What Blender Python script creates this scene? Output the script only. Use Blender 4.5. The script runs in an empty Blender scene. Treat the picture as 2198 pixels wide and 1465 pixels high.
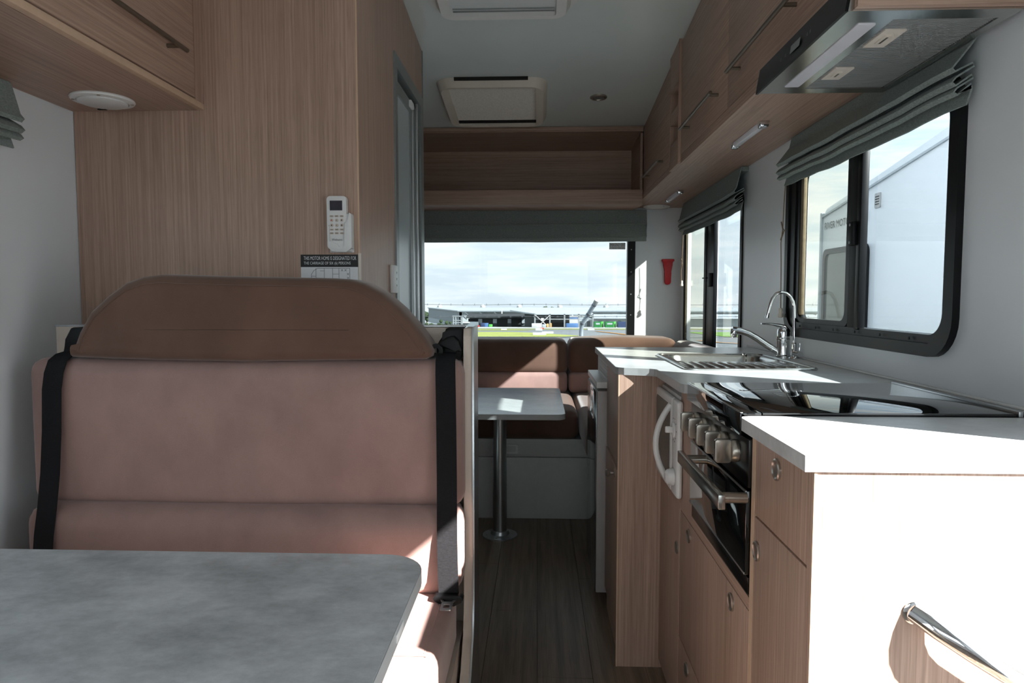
import bpy, bmesh, math, random
from mathutils import Vector, Matrix
random.seed(7)
S = bpy.context.scene
COL = S.collection
# ------------------------------------------------------------------ camera
IW, IH, FPX = 2198.0, 1465.0, 1465.0
YAW, PITCH, CH = math.radians(2.1845), math.radians(3.6908), 1.06
CAMP = Vector((0, 0, CH))
cam = bpy.data.objects.new('camera', bpy.data.cameras.new('camera'))
COL.objects.link(cam)
cam.data.sensor_width = 36.0
cam.data.lens = 36.0 * FPX / IW
cam.data.clip_start = 0.02
cam.data.clip_end = 3000
cam.location = CAMP
FW = Vector((-math.sin(YAW) * math.cos(PITCH), math.cos(YAW) * math.cos(PITCH), -math.sin(PITCH)))
RT = Vector((math.cos(YAW), math.sin(YAW), 0))
UP = RT.cross(FW)
cam.rotation_euler = Matrix((RT, UP, -FW)).transposed().to_euler()
S.camera = cam
# ------------------------------------------------------------------ world, sun, exposure
SKY_STRENGTH, SUN_STRENGTH = 1.8, 16.0
SUN_DIR = Vector((-1.45, 1.0, -1.19))
S.view_settings.view_transform = 'Standard'
S.view_settings.look = 'None'
S.view_settings.gamma = 1.0
S.view_settings.use_curve_mapping = False
S.view_settings.exposure = 1.12
w = bpy.data.worlds.new('sky')
S.world = w
w.use_nodes = True
nt = w.node_tree
nt.nodes.clear()
def N(t, typ, **k):
    n = t.nodes.new(typ)
    for a, b in k.items():
        setattr(n, a, b)
    return n
def ramp(t, fac, stops):
    r = N(t, 'ShaderNodeValToRGB')
    e = r.color_ramp.elements
    while len(e) < len(stops):
        e.new(0.5)
    for el, (p, c) in zip(e, stops):
        el.position = p
        el.color = (c[0], c[1], c[2], 1)
    t.links.new(fac, r.inputs[0])
    return r.outputs[0]
tc = N(nt, 'ShaderNodeTexCoord')
sx = N(nt, 'ShaderNodeSeparateXYZ')
nt.links.new(tc.outputs['Generated'], sx.inputs[0])
base = ramp(nt, sx.outputs[2], [(0.0, (.70, .76, .80)), (0.06, (.72, .80, .85)), (0.25, (.64, .77, .87)), (0.8, (.45, .62, .80))])
mp = N(nt, 'ShaderNodeMapping')
mp.inputs['Scale'].default_value = (2.2, 2.2, 15)
nt.links.new(tc.outputs['Generated'], mp.inputs[0])
ns = N(nt, 'ShaderNodeTexNoise')
ns.inputs['Scale'].default_value = 2.6
ns.inputs['Detail'].default_value = 7
ns.inputs['Roughness'].default_value = .6
nt.links.new(mp.outputs[0], ns.inputs[0])
cl = ramp(nt, ns.outputs[0], [(.40, (0, 0, 0)), (.62, (1, 1, 1))])
mx = N(nt, 'ShaderNodeMixRGB')
nt.links.new(cl, mx.inputs[0])
nt.links.new(base, mx.inputs[1])
mx.inputs[2].default_value = (.93, .94, .94, 1)
bg = N(nt, 'ShaderNodeBackground')
bg.inputs[1].default_value = SKY_STRENGTH
nt.links.new(mx.outputs[0], bg.inputs[0])
wo = N(nt, 'ShaderNodeOutputWorld')
nt.links.new(bg.outputs[0], wo.inputs[0])
sun = bpy.data.objects.new('sun_offscreen', bpy.data.lights.new('sun_offscreen', 'SUN'))
COL.objects.link(sun)
sun.data.energy = SUN_STRENGTH
sun.data.angle = math.radians(.7)
sun.data.color = (1, .97, .93)
sun.rotation_euler = SUN_DIR.to_track_quat('-Z', 'Y').to_euler()
sun.location = (6, -4, 6)

# ------------------------------------------------------------------ helpers
def ray(px, py):
    return FW + RT * ((px - IW / 2) / FPX) + UP * ((IH / 2 - py) / FPX)
def onY(px, py, y):
    d = ray(px, py)
    return CAMP + d * (y / d.y)
def onX(px, py, x):
    d = ray(px, py)
    return CAMP + d * (x / d.x)
def srgb(r, g, b):
    f = lambda c: (c / 255 / 12.92) if c / 255 <= .04045 else ((c / 255 + .055) / 1.055) ** 2.4
    return (f(r), f(g), f(b))
def to3(axis, u, v, q):
    return (q, u, v) if axis == 'x' else (u, q, v) if axis == 'y' else (u, v, q)
def rr(x0, x1, y0, y1, r, n=5):
    p = []
    for cx, cy, a in ((x1 - r, y0 + r, -90), (x1 - r, y1 - r, 0), (x0 + r, y1 - r, 90), (x0 + r, y0 + r, 180)):
        for i in range(n + 1):
            t = math.radians(a + 90 * i / n)
            p.append((cx + r * math.cos(t), cy + r * math.sin(t)))
    return p
class MB:
    def __init__(s):
        s.bm = bmesh.new()
    def _bev(s, verts, bev, seg):
        if bev > 0:
            es = set()
            for v in verts:
                es.update(v.link_edges)
            bmesh.ops.bevel(s.bm, geom=list(es), offset=bev, segments=seg, affect='EDGES', profile=.5, clamp_overlap=True)
    def box(s, x0, x1, y0, y1, z0, z1, bev=0, seg=2):
        return s.prism([(x0, y0), (x1, y0), (x1, y1), (x0, y1)], 'z', z0, z1, bev, seg)
    def prism(s, pts, axis, a, b, bev=0, seg=2):
        bm = s.bm
        A = [bm.verts.new(to3(axis, u, v, a)) for u, v in pts]
        B = [bm.verts.new(to3(axis, u, v, b)) for u, v in pts]
        n = len(pts)
        bm.faces.new(A[::-1])
        bm.faces.new(B)
        for i in range(n):
            bm.faces.new((A[i], A[(i + 1) % n], B[(i + 1) % n], B[i]))
        s._bev(A + B, bev, seg)
        return s
    def ring(s, outer, inner, axis, a, b):
        bm = s.bm
        n = len(outer)
        L = [[bm.verts.new(to3(axis, u, v, q)) for u, v in P] for P, q in ((outer, a), (outer, b), (inner, b), (inner, a))]
        for k in range(4):
            P, Q = L[k], L[(k + 1) % 4]
            for i in range(n):
                bm.faces.new((P[i], P[(i + 1) % n], Q[(i + 1) % n], Q[i]))
        return s
    def loft(s, rings, cap0=True, cap1=True):
        bm = s.bm
        L = [[bm.verts.new(p) for p in R] for R in rings]
        n = len(L[0])
        for P, Q in zip(L, L[1:]):
            for i in range(n):
                bm.faces.new((P[i], P[(i + 1) % n], Q[(i + 1) % n], Q[i]))
        if cap0:
            bm.faces.new(L[0][::-1])
        if cap1:
            bm.faces.new(L[-1])
        return s
    def tube(s, pts, r, seg=10, closed=False):
        pts = [Vector(p) for p in pts]
        n = len(pts)
        rs = r if isinstance(r, (list, tuple)) else [r] * n
        rings = []
        nrm = None
        for i in range(n):
            if closed:
                t = (pts[(i + 1) % n] - pts[i - 1]).normalized()
            else:
                t = (pts[min(i + 1, n - 1)] - pts[max(i - 1, 0)]).normalized()
            if nrm is None:
                nrm = t.orthogonal().normalized()
            else:
                nrm = (nrm - t * nrm.dot(t))
                nrm = nrm.normalized() if nrm.length > 1e-6 else t.orthogonal().normalized()
            bn = t.cross(nrm)
            rings.append([pts[i] + (nrm * math.cos(2 * math.pi * k / seg) + bn * math.sin(2 * math.pi * k / seg)) * rs[i] for k in range(seg)])
        if closed:
            L = [[s.bm.verts.new(p) for p in R] for R in rings]
            for a in range(n):
                P, Q = L[a], L[(a + 1) % n]
                for i in range(seg):
                    s.bm.faces.new((P[i], P[(i + 1) % seg], Q[(i + 1) % seg], Q[i]))
            return s
        return s.loft(rings)
    def lathe(s, c, axis, prof, seg=28, sx=1, sy=1):
        c = Vector(c)
        rings = []
        for r, q in prof:
            R = []
            for k in range(seg):
                t = 2 * math.pi * k / seg
                R.append(c + Vector(to3(axis, max(r, 1e-5) * math.cos(t) * sx, max(r, 1e-5) * math.sin(t) * sy, q)))
            rings.append(R)
        return s.loft(rings)
    def quad(s, a, b, c, d):
        s.bm.faces.new([s.bm.verts.new(p) for p in (a, b, c, d)])
        return s
    def build(s, name, m, parent=None, ang=35, smooth=True):
        bm = s.bm
        bmesh.ops.recalc_face_normals(bm, faces=bm.faces)
        lo = Vector([min(v.co[i] for v in bm.verts) for i in range(3)])
        hi = Vector([max(v.co[i] for v in bm.verts) for i in range(3)])
        o0 = Vector(((lo.x + hi.x) / 2, (lo.y + hi.y) / 2, lo.z))
        bmesh.ops.translate(bm, verts=bm.verts, vec=-o0)
        me = bpy.data.meshes.new(name)
        bm.to_mesh(me)
        bm.free()
        if smooth:
            me.polygons.foreach_set('use_smooth', [True] * len(me.polygons))
            me.set_sharp_from_angle(angle=math.radians(ang))
        me.materials.append(m)
        return place(name, me, o0, parent)
WL = {}
def place(name, me, o0, parent):
    o = bpy.data.objects.new(name, me)
    COL.objects.link(o)
    o.location = o0 - (WL[parent.name] if parent else Vector())
    o.parent = parent
    WL[o.name] = Vector(o0)
    return o
def thing(name, label, cat, loc=(0, 0, 0), group=None):
    o = bpy.data.objects.new(name, None)
    COL.objects.link(o)
    o.empty_display_size = .05
    o.location = loc
    WL[o.name] = Vector(loc)
    return tag(o, label, cat, group)
def tag(o, label, cat, group=None):
    o['label'] = label
    o['category'] = cat
    if group:
        o['group'] = group
    return o
def struct(o, label=None, cat=None):
    o['kind'] = 'structure'
    if label:
        o['label'] = label
    if cat:
        o['category'] = cat
    return o
def sthing(name, label, cat, loc):
    return struct(thing(name, label, cat, loc))
def text(name, body, m, parent, origin, right, up, height, width=None, depth=.0004):
    cu = bpy.data.curves.new(name, 'FONT')
    cu.body = body
    cu.size = 1.0
    cu.extrude = 0
    cu.resolution_u = 3
    tmp = bpy.data.objects.new('tmp_text', cu)
    COL.objects.link(tmp)
    me = bpy.data.meshes.new_from_object(tmp.evaluated_get(bpy.context.evaluated_depsgraph_get()))
    bpy.data.objects.remove(tmp)
    xs = [v.co.x for v in me.vertices]
    ys = [v.co.y for v in me.vertices]
    x0, x1, y0, y1 = min(xs), max(xs), min(ys), max(ys)
    sy = height / (y1 - y0)
    sx_ = (width / (x1 - x0)) if width else sy
    right, up = Vector(right).normalized(), Vector(up).normalized()
    nn = right.cross(up)
    for v in me.vertices:
        v.co = right * ((v.co.x - x0) * sx_) + up * ((v.co.y - y0) * sy) + nn * depth
    me.materials.clear()
    me.materials.append(m)
    me.name = name
    return place(name, me, Vector(origin), parent)

# ------------------------------------------------------------------ materials
def base_mat(name):
    m = bpy.data.materials.new(name)
    m.use_nodes = True
    t = m.node_tree
    p = t.nodes['Principled BSDF']
    return m, t, p
def pos(t, scale):
    g = N(t, 'ShaderNodeNewGeometry')
    q = N(t, 'ShaderNodeMapping')
    q.inputs['Scale'].default_value = scale
    t.links.new(g.outputs['Position'], q.inputs[0])
    return q.outputs[0]
def noise(t, vec, scale=1, detail=4, rough=.55):
    n = N(t, 'ShaderNodeTexNoise')
    n.inputs['Scale'].default_value = scale
    n.inputs['Detail'].default_value = detail
    n.inputs['Roughness'].default_value = rough
    t.links.new(vec, n.inputs[0])
    return n.outputs[0]
def bump(t, p, fac, strength, dist=.001):
    b = N(t, 'ShaderNodeBump')
    b.inputs['Strength'].default_value = strength
    b.inputs['Distance'].default_value = dist
    t.links.new(fac, b.inputs['Height'])
    t.links.new(b.outputs[0], p.inputs['Normal'])
def plain(name, col, rough=.5, metal=0.0, var=.06, scale=40, bmp=0.0, spec=.5, sheen=0.0, coat=0.0, alpha=None):
    m, t, p = base_mat(name)
    f = noise(t, pos(t, (1, 1, 1)), scale, 4)
    a = tuple(c * (1 - var) for c in col)
    b = tuple(min(1, c * (1 + var)) for c in col)
    t.links.new(ramp(t, f, [(.3, a), (.7, b)]), p.inputs['Base Color'])
    p.inputs['Roughness'].default_value = rough
    p.inputs['Metallic'].default_value = metal
    p.inputs['Specular IOR Level'].default_value = spec
    p.inputs['Sheen Weight'].default_value = sheen
    p.inputs['Coat Weight'].default_value = coat
    if bmp:
        bump(t, p, f, bmp)
    return m
def mul(t, a, b, fac=1.0):
    x = N(t, 'ShaderNodeMixRGB', blend_type='MULTIPLY')
    x.inputs[0].default_value = fac
    t.links.new(a, x.inputs[1])
    t.links.new(b, x.inputs[2])
    return x.outputs[0]
def wood(name, grain, lo, hi, rough=.45, across=190.0):
    m, t, p = base_mat(name)
    def sc(a, l):
        return {'x': (l, a, a), 'y': (a, l, a), 'z': (a, a, l)}[grain]
    f1 = noise(t, pos(t, sc(across, 1.6)), 1, 5, .6)
    f2 = noise(t, pos(t, sc(9, .5)), 1, 3, .5)
    f3 = noise(t, pos(t, sc(520, 9)), 1, 3, .6)
    c = ramp(t, f1, [(.30, lo), (.70, hi)])
    v = ramp(t, f2, [(.3, (.86, .85, .85)), (.7, (1.0, 1.0, 1.0))])
    k = ramp(t, f3, [(.36, (.80, .78, .76)), (.52, (1, 1, 1))])
    t.links.new(mul(t, mul(t, c, v), k), p.inputs['Base Color'])
    p.inputs['Roughness'].default_value = rough
    bump(t, p, f3, .12, .0006)
    return m
def stone(name, lo, hi, rough=.4):
    m, t, p = base_mat(name)
    f1 = noise(t, pos(t, (6, 9, 8)), 1, 10, .72)
    f2 = noise(t, pos(t, (40, 60, 40)), 1, 8, .7)
    a = ramp(t, f1, [(.32, lo), (.68, hi)])
    b = ramp(t, f2, [(.3, (.84, .84, .85)), (.7, (1, 1, 1))])
    t.links.new(mul(t, a, b), p.inputs['Base Color'])
    p.inputs['Roughness'].default_value = rough
    bump(t, p, f2, .05)
    return m
def velour(name, col):
    m, t, p = base_mat(name)
    f1 = noise(t, pos(t, (5, 5, 3.5)), 1, 5, .6)
    f2 = noise(t, pos(t, (900, 900, 900)), 1, 2, .5)
    a = ramp(t, f1, [(.35, tuple(c * .86 for c in col)), (.65, tuple(c * 1.12 for c in col))])
    b = ramp(t, f2, [(.3, (.86, .86, .86)), (.7, (1, 1, 1))])
    t.links.new(mul(t, a, b), p.inputs['Base Color'])
    p.inputs['Roughness'].default_value = .85
    p.inputs['Sheen Weight'].default_value = .35
    p.inputs['Sheen Roughness'].default_value = .4
    p.inputs['Specular IOR Level'].default_value = .2
    bump(t, p, f2, .25, .0006)
    return m
def weave(name, col):
    m, t, p = base_mat(name)
    f1 = noise(t, pos(t, (160, 160, 500)), 1, 3)
    f2 = noise(t, pos(t, (500, 500, 160)), 1, 3)
    a = ramp(t, f1, [(.3, tuple(c * .75 for c in col)), (.7, tuple(c * 1.2 for c in col))])
    b = ramp(t, f2, [(.3, (.85, .85, .85)), (.7, (1, 1, 1))])
    t.links.new(mul(t, a, b), p.inputs['Base Color'])
    p.inputs['Roughness'].default_value = .9
    p.inputs['Specular IOR Level'].default_value = .15
    bump(t, p, f1, .3, .0006)
    return m
def glass(name, tint, refl=1.0, dirt=0.0):
    m = bpy.data.materials.new(name)
    m.use_nodes = True
    t = m.node_tree
    t.nodes.clear()
    lw = N(t, 'ShaderNodeLayerWeight')
    lw.inputs[0].default_value = .5
    pw = N(t, 'ShaderNodeMath', operation='POWER')
    pw.inputs[1].default_value = 4.0
    t.links.new(lw.outputs['Facing'], pw.inputs[0])
    ma = N(t, 'ShaderNodeMath', operation='MULTIPLY_ADD')
    ma.inputs[1].default_value = .55 * refl
    ma.inputs[2].default_value = .025 * refl
    t.links.new(pw.outputs[0], ma.inputs[0])
    tr = N(t, 'ShaderNodeBsdfTransparent')
    tr.inputs[0].default_value = (*tint, 1)
    gl = N(t, 'ShaderNodeBsdfGlossy')
    gl.inputs['Roughness'].default_value = .01
    mxs = N(t, 'ShaderNodeMixShader')
    t.links.new(ma.outputs[0], mxs.inputs[0])
    t.links.new(tr.outputs[0], mxs.inputs[1])
    t.links.new(gl.outputs[0], mxs.inputs[2])
    out = mxs.outputs[0]
    if dirt:
        df = N(t, 'ShaderNodeBsdfDiffuse')
        f = noise(t, pos(t, (400, 400, 60)), 1, 3)
        t.links.new(ramp(t, f, [(.3, (.30, .31, .28)), (.7, (.42, .43, .40))]), df.inputs[0])
        m2 = N(t, 'ShaderNodeMixShader')
        m2.inputs[0].default_value = dirt
        t.links.new(out, m2.inputs[1])
        t.links.new(df.outputs[0], m2.inputs[2])
        out = m2.outputs[0]
    o = N(t, 'ShaderNodeOutputMaterial')
    t.links.new(out, o.inputs[0])
    return m
WLO, WHI = srgb(164, 135, 119), srgb(199, 169, 151)
M = {
    'wood_z': wood('oak laminate upright grain', 'z', WLO, WHI),
    'wood_y': wood('oak laminate lengthwise grain', 'y', WLO, WHI),
    'wood_x': wood('oak laminate crosswise grain', 'x', WLO, WHI),
    'wood_edge': plain('oak edging', srgb(206, 176, 150), .5, var=.05),
    'white_wall': plain('white wall panel', srgb(224, 228, 232), .35, var=.015, scale=6, bmp=.02),
    'ceiling': plain('ceiling panel', srgb(214, 221, 220), .28, var=.02, scale=5, bmp=.02),
    'white': plain('white plastic', srgb(225, 225, 224), .4, var=.02),
    'cream': plain('cream plastic', srgb(222, 212, 200), .45, var=.03),
    'beige': plain('beige laminate', srgb(205, 192, 180), .5, var=.03),
    'base_white': plain('pale grey lounge panel', srgb(205, 207, 204), .45, var=.03),
    'black': plain('black plastic', srgb(17, 18, 20), .5, var=.1, spec=.25),
    'black_frame': plain('black painted aluminium', srgb(14, 15, 17), .38, var=.1, spec=.25),
    'rubber': plain('weathered tan gasket', srgb(120, 108, 88), .8, var=.15, scale=60),
    'alu': plain('brushed aluminium', srgb(190, 194, 196), .32, 1.0, .04, 200),
    'greyframe': plain('grey anodised frame', srgb(150, 156, 156), .4, .6, .05, 90),
    'steel': plain('stainless steel', srgb(196, 196, 192), .22, 1.0, .04, 120),
    'chrome': plain('chrome', srgb(225, 226, 228), .05, 1.0, .02),
    'bronze': plain('dull bronze grey metal', srgb(120, 110, 98), .4, .8, .05),
    'nickel': plain('satin nickel', srgb(178, 170, 160), .3, .9, .05),
    'blackglass': plain('black glass', srgb(10, 11, 12), .03, 0, .05, 3, coat=.5),
    'hoodglass': plain('satin black glass', srgb(12, 12, 13), .3, 0, .05, spec=.2),
    'blackpanel': plain('black enamel panel', srgb(16, 16, 17), .22, 0, .1),
    'worktop': stone('pale stone laminate', srgb(196, 198, 198), srgb(226, 228, 228), .28),
    'edgeband': plain('grey edge banding', srgb(176, 179, 180), .4, var=.04),
    'table': stone('grey concrete laminate', srgb(164, 168, 170), srgb(226, 229, 231), .4),
    'reartable': stone('blue grey laminate', srgb(180, 190, 198), srgb(206, 215, 222), .25),
    'pink': velour('dusty pink velour', srgb(166, 135, 128)),
    'brown': velour('brown velour', srgb(108, 83, 71)),
    'blind': weave('grey green blind cloth', srgb(142, 152, 149)),
    'belt': weave('black webbing', srgb(34, 34, 36)),
    'red': plain('red plastic', srgb(205, 22, 34), .4, var=.05),
    'fridge': plain('fridge door steel', srgb(150, 156, 158), .12, .9, .04, 10),
    'fridge_side': plain('fridge side grey', srgb(186, 180, 178), .5, var=.03),
    'mesh': plain('filter mesh', srgb(165, 168, 168), .45, .3, .05),
    'led': plain('frosted diffuser', srgb(215, 214, 222), .35, var=.04, scale=12),
    'frost': plain('frosted bathroom pane', srgb(176, 184, 186), .3, var=.12, scale=420, bmp=.2),
    'floor': wood('dark oak vinyl', 'y', srgb(98, 84, 70), srgb(150, 132, 114), .4, 40),
    'vinyl_joint': plain('floor joint', srgb(48, 42, 36), .7),
    'dark': plain('dark cavity', srgb(28, 26, 25), .8),
    'ink': plain('black print', srgb(18, 18, 20), .5),
    'paper': plain('printed white sheet', srgb(222, 224, 228), .3, var=.01),
    'greyink': plain('grey print', srgb(96, 98, 100), .5),
    'screen': plain('lcd screen', srgb(48, 48, 60), .15, var=.05),
    'cord': plain('tan blind cord', srgb(128, 108, 84), .8),
    'pleat': plain('pleated shade cloth', srgb(222, 216, 208), .8, var=.1, scale=130),
    'dome': plain('translucent hatch plastic', srgb(215, 218, 220), .3, var=.01),
    'glass': glass('tinted window glass', (.58, .61, .62)),
    'glass_rear': glass('rear window glass', (.53, .555, .565)),
    'glass_cab': glass('cab glass', (.88, .90, .90)),
    'screenpane': glass('fly screen pane', (.62, .64, .61), .8, .12),
    'bronzeglass': glass('microwave door glass', (.35, .25, .2), 1.2, .35),
}

# ------------------------------------------------------------------ room shell
XL, XR, YF, YR, ZF = -1.32, .90, -1.5, 4.36, -.065
def zc(y):
    return 2.035 + .1 * (3.9 - max(y, .6))
def panel_wall(name, axis, q0, q1, us, vs, holes, m):
    """wall slab cut into cells with rectangular openings"""
    b = MB()
    us = sorted(set(us + [h[0] for h in holes] + [h[1] for h in holes]))
    vs = sorted(set(vs + [h[2] for h in holes] + [h[3] for h in holes]))
    bm = b.bm
    cells = set()
    for i in range(len(us) - 1):
        for j in range(len(vs) - 1):
            cu, cv = (us[i] + us[i + 1]) / 2, (vs[j] + vs[j + 1]) / 2
            if not any(h[0] < cu < h[1] and h[2] < cv < h[3] for h in holes):
                cells.add((i, j))
    vm = {}
    def V(i, j, q):
        k = (i, j, q)
        if k not in vm:
            vm[k] = bm.verts.new(to3(axis, us[i], vs[j], q))
        return vm[k]
    for i, j in cells:
        for q in (q0, q1):
            bm.faces.new((V(i, j, q), V(i + 1, j, q), V(i + 1, j + 1, q), V(i, j + 1, q)))
        for (di, dj), (a, c) in {(-1, 0): ((i, j), (i, j + 1)), (1, 0): ((i + 1, j), (i + 1, j + 1)), (0, -1): ((i, j), (i + 1, j)), (0, 1): ((i, j + 1), (i + 1, j + 1))}.items():
            if (i + di, j + dj) not in cells:
                bm.faces.new((V(*a, q0), V(*c, q0), V(*c, q1), V(*a, q1)))
    return b.build(name, m, smooth=False)
DOOR = (.12, .885, ZF, 1.475)
WK = (1.535, 2.43, .967, 1.51)
W2 = (3.075, 4.232, .78, 1.50)
struct(panel_wall('wall_right', 'x', XR, XR + .035, [YF, YR], [ZF, 2.42], [DOOR, WK, W2], M['white_wall']), 'white right side wall with windows and the entry doorway', 'wall')
WLW = (.45, 1.545, .96, 1.47)
struct(panel_wall('wall_left', 'x', XL - .035, XL, [YF, YR], [ZF, 2.42], [WLW], M['white_wall']), 'white left side wall beside the dinette', 'wall')
WR = (-1.05, .565, .72, 1.52)
struct(panel_wall('wall_rear', 'y', YR, YR + .035, [XL, XR], [ZF, 2.42], [WR], M['white_wall']), 'white rear wall around the wide window', 'wall')
WF = (-1.1, .75, .80, 1.62)
struct(panel_wall('wall_front', 'y', YF - .035, YF, [XL, XR], [ZF, 2.42], [WF], M['white_wall']), 'white front wall with the windscreen opening', 'wall')
b = MB()
# sloping ceiling with an opening for the front roof hatch
HX0, HX1, HY0, HY1 = -.33, .06, 2.26, 2.62
for x0, x1, y0, y1 in ((XL, XR, YF, .6), (XL, XR, .6, HY0), (XL, HX0, HY0, HY1), (HX1, XR, HY0, HY1), (XL, XR, HY1, YR)):
    b.prism([(y0, zc(y0)), (y1, zc(y1)), (y1, zc(y1) + .04), (y0, zc(y0) + .04)], 'x', x0, x1)
struct(b.build('ceiling', M['ceiling'], smooth=False), 'pale grey-green ceiling sloping down to the rear', 'ceiling')
# floor: vinyl planks over a base
fl = struct(MB().box(XL, XR, YF, YR, ZF - .03, ZF - .002).build('floor', M['vinyl_joint']), 'dark oak plank vinyl floor of the aisle', 'floor')
pw_, pl_ = .165, 1.15
i = 0
x = XL
while x < XR - .01:
    y = YF - (i * .43) % pl_
    while y < YR:
        y0, y1 = max(y, YF), min(y + pl_, YR)
        if y1 - y0 > .02:
            MB().box(x + .0006, min(x + pw_, XR) - .0006, y0 + .0006, y1 - .0006, ZF - .002, ZF, .0005, 1).build('plank', M['floor'], fl, smooth=False)
        y += pl_
    x += pw_
    i += 1
# ------------------------------------------------------------------ windows
def sheet(b, axis, q, pts, t=.003):
    return b.prism(pts, axis, q, q + t)
# kitchen window
w1 = sthing('window_1', 'black framed sliding window over the sink bench', 'window', (XR, 1.99, .93))
MB().ring(rr(1.494, 2.503, .925, 1.55, .09, 7), rr(1.515, 2.475, .955, 1.525, .07, 7), 'x', .884, .9).build('frame', M['black_frame'], w1)
MB().ring(rr(1.515, 2.475, .953, 1.527, .07, 7), rr(1.541, 2.425, .975, 1.497, .05, 7), 'x', .890, .932).build('inner_frame', M['black_frame'], w1)
for k, y in enumerate((2.34, 2.21, 2.08, 1.94, 1.80, 1.66)):
    MB().lathe((.8835, y, .9545 + .0095), 'x', [(.0, -.0012), (.0035, -.001), (.004, .001), (.0, .001)], 10).build('screw', M['black'], w1)
MB().box(.886, .907, 1.93, 1.955, .97, 1.505, .003).build('mullion', M['black_frame'], w1)
MB().box(.892, .907, 1.955, 2.01, .97, 1.505, .003).build('mullion', M['black'], w1)
sp = MB().ring(rr(2.005, 2.435, .972, 1.505, .04, 5), rr(2.035, 2.395, .990, 1.495, .03, 5), 'x', .895, .912).build('sliding_sash', M['black_frame'], w1)
MB().box(.897, .91, 2.372, 2.398, 1.0, 1.49, .004).build('gasket', M['rubber'], w1)
sheet(MB(), 'x', .903, rr(2.02, 2.41, .98, 1.503, .04, 4)).build('screened_pane', M['screenpane'], w1)
sheet(MB(), 'x', .908, rr(1.535, 1.96, .97, 1.508, .04, 4)).build('clear_pane', M['glass'], w1)
la = MB().box(.874, .889, 1.95, 1.985, 1.205, 1.272, .004).build('latch', M['black'], w1)
for z in (1.214, 1.263):
    MB().lathe((.8735, 1.967, z), 'x', [(0, -.001), (.004, -.0006), (.004, .001), (0, .001)], 10).build('latch_screw', M['greyframe'], la)
# rear side window
w2 = sthing('window_2', 'tall black framed sliding window beside the rear lounge', 'window', (XR, 3.6, .78))
MB().ring(rr(3.055, 4.25, .76, 1.52, .03, 5), rr(3.085, 4.228, .80, 1.49, .02, 5), 'x', .893, .912).build('frame', M['black_frame'], w2)
MB().box(.888, .909, 3.51, 3.66, .79, 1.5, .004).build('mullion', M['black_frame'], w2)
MB().box(.884, .892, 3.655, 3.70, .79, 1.5, .002).build('sash_edge', M['black'], w2)
MB().box(.899, .902, 4.21, 4.229, .80, 1.49, .002).build('gasket', M['rubber'], w2)
sheet(MB(), 'x', .903, rr(3.64, 4.231, .79, 1.5, .02, 4)).build('screened_pane', M['screenpane'], w2)
sheet(MB(), 'x', .915, rr(3.08, 3.53, .79, 1.5, .03, 4)).build('clear_pane', M['glass'], w2)
l2 = MB().box(.872, .889, 3.53, 3.575, 1.115, 1.185, .004).build('latch', M['black'], w2)
MB().box(.862, .876, 3.57, 3.64, 1.158, 1.164, .001).build('latch_lever', M['black'], l2)
# rear window
w3 = sthing('window_3', 'wide rear window looking out over the airfield', 'window', (-.2, YR, .72))
MB().ring(rr(-1.09, .61, .68, 1.56, .03, 3), rr(-1.05, .562, .72, 1.52, .03, 3), 'y', YR - .018, YR + .033).build('frame', M['black_frame'], w3)
for z in (.80, .95, 1.08, 1.22, 1.36):
    MB().lathe((.585, YR - .0185, z), 'y', [(0, -.001), (.004, -.0005), (.004, .001), (0, .001)], 8).build('screw', M['greyframe'], w3)
sheet(MB(), 'y', YR + .012, rr(-1.06, .575, .71, 1.53, .02, 3)).build('pane', M['glass_rear'], w3)
st = MB().box(.449, .551, YR + .0085, YR + .0095, 1.363, 1.405).build('exit_sticker', M['white'], w3)
text('lettering', 'EMERGENCY EXIT', M['ink'], st, (.453, YR + .0083, 1.382), (1, 0, 0), (0, 0, 1), .018, .095)
text('lettering', 'IN EMERGENCY BREAK GLASS', M['ink'], st, (.456, YR + .0083, 1.367), (1, 0, 0), (0, 0, 1), .009, .089)
# window beside the dinette, on the left wall
w4 = sthing('window_4', 'black framed window beside the dinette table', 'window', (XL, 1.0, .93))
MB().ring(rr(.41, 1.58, .925, 1.51, .09, 7), rr(.46, 1.53, .97, 1.465, .06, 7), 'x', XL - .033, XL + .016).build('frame', M['black_frame'], w4)
MB().box(XL - .03, XL + .008, .96, 1.04, .97, 1.47, .003).build('mullion', M['black_frame'], w4)
sheet(MB(), 'x', XL - .02, rr(.45, 1.54, .96, 1.475, .05, 4)).build('pane', M['glass'], w4)
# windscreen opening at the front, behind the camera
w5 = sthing('window_5', 'large front windscreen of the motorhome', 'window', (-.2, YF, .8))
MB().ring(rr(-1.13, .78, .77, 1.65, .06, 4), rr(-1.09, .74, .81, 1.61, .05, 4), 'y', YF - .03, YF + .012).build('frame', M['black_frame'], w5)
sheet(MB(), 'y', YF - .018, rr(-1.1, .75, .80, 1.62, .05, 4)).build('pane', M['glass_cab'], w5)
# door trim of the entry
struct(MB().ring([(.885, ZF), (.885, 1.475), (.12, 1.475), (.12, ZF)], [(.879, ZF + .006), (.879, 1.469), (.126, 1.469), (.126, ZF + .006)], 'x', .9, .937).build('trim_1', M['alu']), 'thin aluminium lining of the entry doorway', 'trim')

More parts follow.
